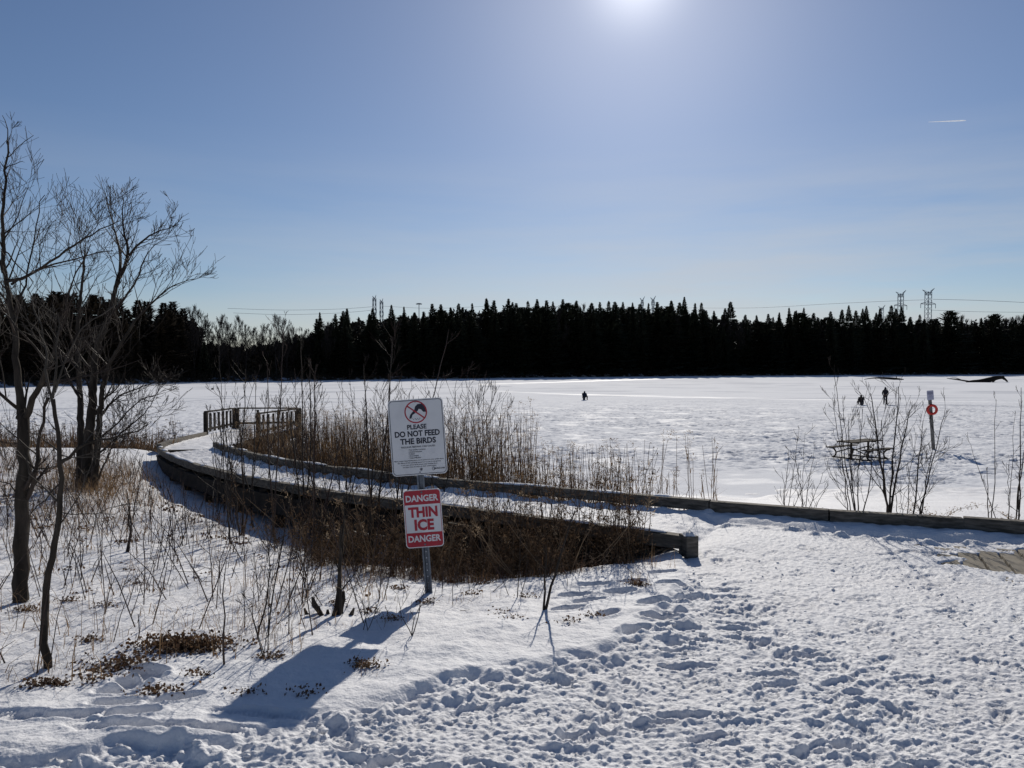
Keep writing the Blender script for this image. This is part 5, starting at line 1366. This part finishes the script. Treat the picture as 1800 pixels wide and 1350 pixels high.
# low twiggy brush on the far bank
mb = MB()
for k in range(4200):
    px_ = rn.uniform(-40, 1850); bk = rn.uniform(.5, 6); d_ = far_dist(px_, bk); x_ = (px_ - 900) / 1352 * d_; g = ICE + float(np.interp(bk, ts, zt))
    if rn.random() < .35 and 350 < px_ < 560 or 880 < px_ < 1250 and rn.random() < .3: continue
    for j in range(4):
        p = Vector((x_ + rn.gauss(0, .5), d_ + rn.gauss(0, .3), g - .1)); e = p + Vector((rn.gauss(0, .7), rn.gauss(0, .4), rn.uniform(.5, 2.3)))
        mb.tube([p, p.lerp(e, .5) + rv(rn, .1), e], [.05, .04, .02], 3, False)
tag(mb.build('shore_brush', M['brush']), 'low dark brush lining the foot of the wood across the lake', 'brush', kind='stuff')

# ------------------------------------------------------------------ pylons, mast, wires, contrail
def pylon(px, ytop, d, width, rz, label, foot_px_w, n_wires=True):
    top = at(px, ytop, d); gz = ICE + 4; H = top.z - gz; t = empty('pylon', (top.x, top.y, gz), rz); tag(t, label, 'pylon', 'power pylons behind the wood')
    w = width * 1.0; mb = MB(); r = .17
    def leg(z): return w * (.30 if z > H * .55 else .30 + .35 * (1 - z / (H * .55)))
    zs = [H * .95 * k / 15 for k in range(16)]
    for sx_ in (-1, 1):
        for sy_ in (-1, 1):
            mb.tube([Vector((sx_ * leg(z) / 2, sy_ * leg(z) / 2, z)) for z in zs], r, 4)
    for a, b in zip(zs, zs[1:]):
        for sy_ in (-1, 1):
            mb.tube([Vector((-leg(a) / 2, sy_ * leg(a) / 2, a)), Vector((leg(b) / 2, sy_ * leg(b) / 2, b))], r * .7, 3)
            mb.tube([Vector((leg(a) / 2, sy_ * leg(a) / 2, a)), Vector((-leg(b) / 2, sy_ * leg(b) / 2, b))], r * .7, 3)
    mb.build('mast', M['pylon'], t)
    mb = MB()
    for s in (-1, 1):
        tipz = H * (1.0 if s > 0 else .975)
        mb.tube([Vector((s * w * .1, 0, H * .93)), Vector((s * w * .5, 0, tipz))], [r * 1.8, r], 4); mb.tube([Vector((s * w * .12, 0, H * .955)), Vector((s * w * .5, 0, tipz))], r * .8, 4)
        mb.tube([Vector((0, 0, H * .955)), Vector((s * w * .29, 0, H * .915))], r, 4); mb.tube([Vector((0, 0, H * .915)), Vector((s * w * .29, 0, H * .912))], r, 4)
        mb.tube([Vector((0, 0, H * .825)), Vector((s * w * .62, 0, H * .795))], r, 4); mb.tube([Vector((0, 0, H * .79)), Vector((s * w * .62, 0, H * .792))], r, 4)
    mb.build('crossarm', M['pylon'], t)
    for s, xx, zz in ((-1, .29, .912), (1, .29, .912), (-1, .62, .792), (1, .62, .792)):
        mb = MB(); mb.tube([Vector((s * w * xx, 0, H * zz)), Vector((s * w * xx, 0, H * (zz - .055)))], .16, 5); mb.build('insulator', M['pylon'], t)
    return t, H
pylon(1632, 506.5, 480, 9.0, R(15), 'tallest lattice pylon right of the pair at the right', 0)
pylon(1583.5, 510, 520, 8.2, R(15), 'slightly smaller lattice pylon left of the pair at the right', 0)
pylon(1550, 536, 700, 7.5, R(15), 'pylon top barely clearing the spruces left of the large pair', 0)
pylon(658, 518, 520, 6.0, R(78), 'narrow edge on pylon, left and taller of the two at left of middle', 0)
pylon(670.5, 524, 560, 6.0, R(78), 'narrow edge on pylon, right and lower of the two at left of middle', 0)
pylon(1129, 521, 620, 4.2, R(15), 'small pylon tip, left one of two over the middle of the wood', 0)
pylon(1148, 520, 600, 4.4, R(15), 'small pylon tip, right one of two over the middle of the wood', 0)
top = at(736.5, 533, 480); t = empty('light_mast', (top.x, top.y, ICE + 4)); tag(t, 'thin lighting mast with a ring of lamps poking above the wood', 'light mast')
H = top.z - ICE - 4; mb = MB(); mb.tube([Vector((0, 0, 0)), Vector((0, 0, H))], [.35, .2], 6); mb.build('pole', M['pylon'], t)
mb = MB(); mb.tube([Vector((0, 0, H - .6)), Vector((0, 0, H))], 1.1, 12)
for k in range(8): mb.box((1.5 * math.cos(k * .785), 1.5 * math.sin(k * .785), H - .5), (.7, .7, .5))
mb.build('lamp_ring', M['pylon'], t)
def wire(pts, label, r=.10):
    q = spline([at(*p) for p in pts], 8); mb = MB(); mb.tube(q, r, 3, False); o = mb.build('power_line', M['wire']); tag(o, label, 'power line', 'power lines over the wood')
wire([(1200, 541, 640), (1330, 541, 600), (1460, 534, 560), (1580, 528.5, 520), (1625, 527, 490)], 'power line sagging left from the two large pylons', .12)
wire([(1640, 526, 480), (1720, 528, 480), (1830, 533, 480)], 'power line running right from the tallest pylon to the edge', .12)
wire([(1636, 545, 480), (1720, 548, 480), (1830, 549, 480)], 'lower power line right of the tallest pylon', .10)
wire([(400, 542, 500), (500, 545, 510), (600, 543, 515), (655, 539, 520)], 'power line left of the two edge on pylons, upper', .10)
wire([(410, 550, 500), (500, 553, 510), (600, 550, 515), (655, 545, 520)], 'power line left of the two edge on pylons, lower', .10)
wire([(672, 538, 560), (760, 542, 560), (860, 538, 560)], 'power line right of the two edge on pylons', .10)
mb = MB(); a, b = at(1632, 214.5, 5200), at(1698, 211.8, 5200); pts = [a.lerp(b, k / 10) for k in range(11)]; mb.tube(pts, [.8, 1.4, 1.8, 2.2, 2.8, 3.0, 3.4, 3.6, 3.8, 3.6, 1.6], 8)
tag(mb.build('contrail', M['contrail']), 'short thin white contrail high in the blue sky at right', 'contrail')
print('done', len(bpy.data.objects))
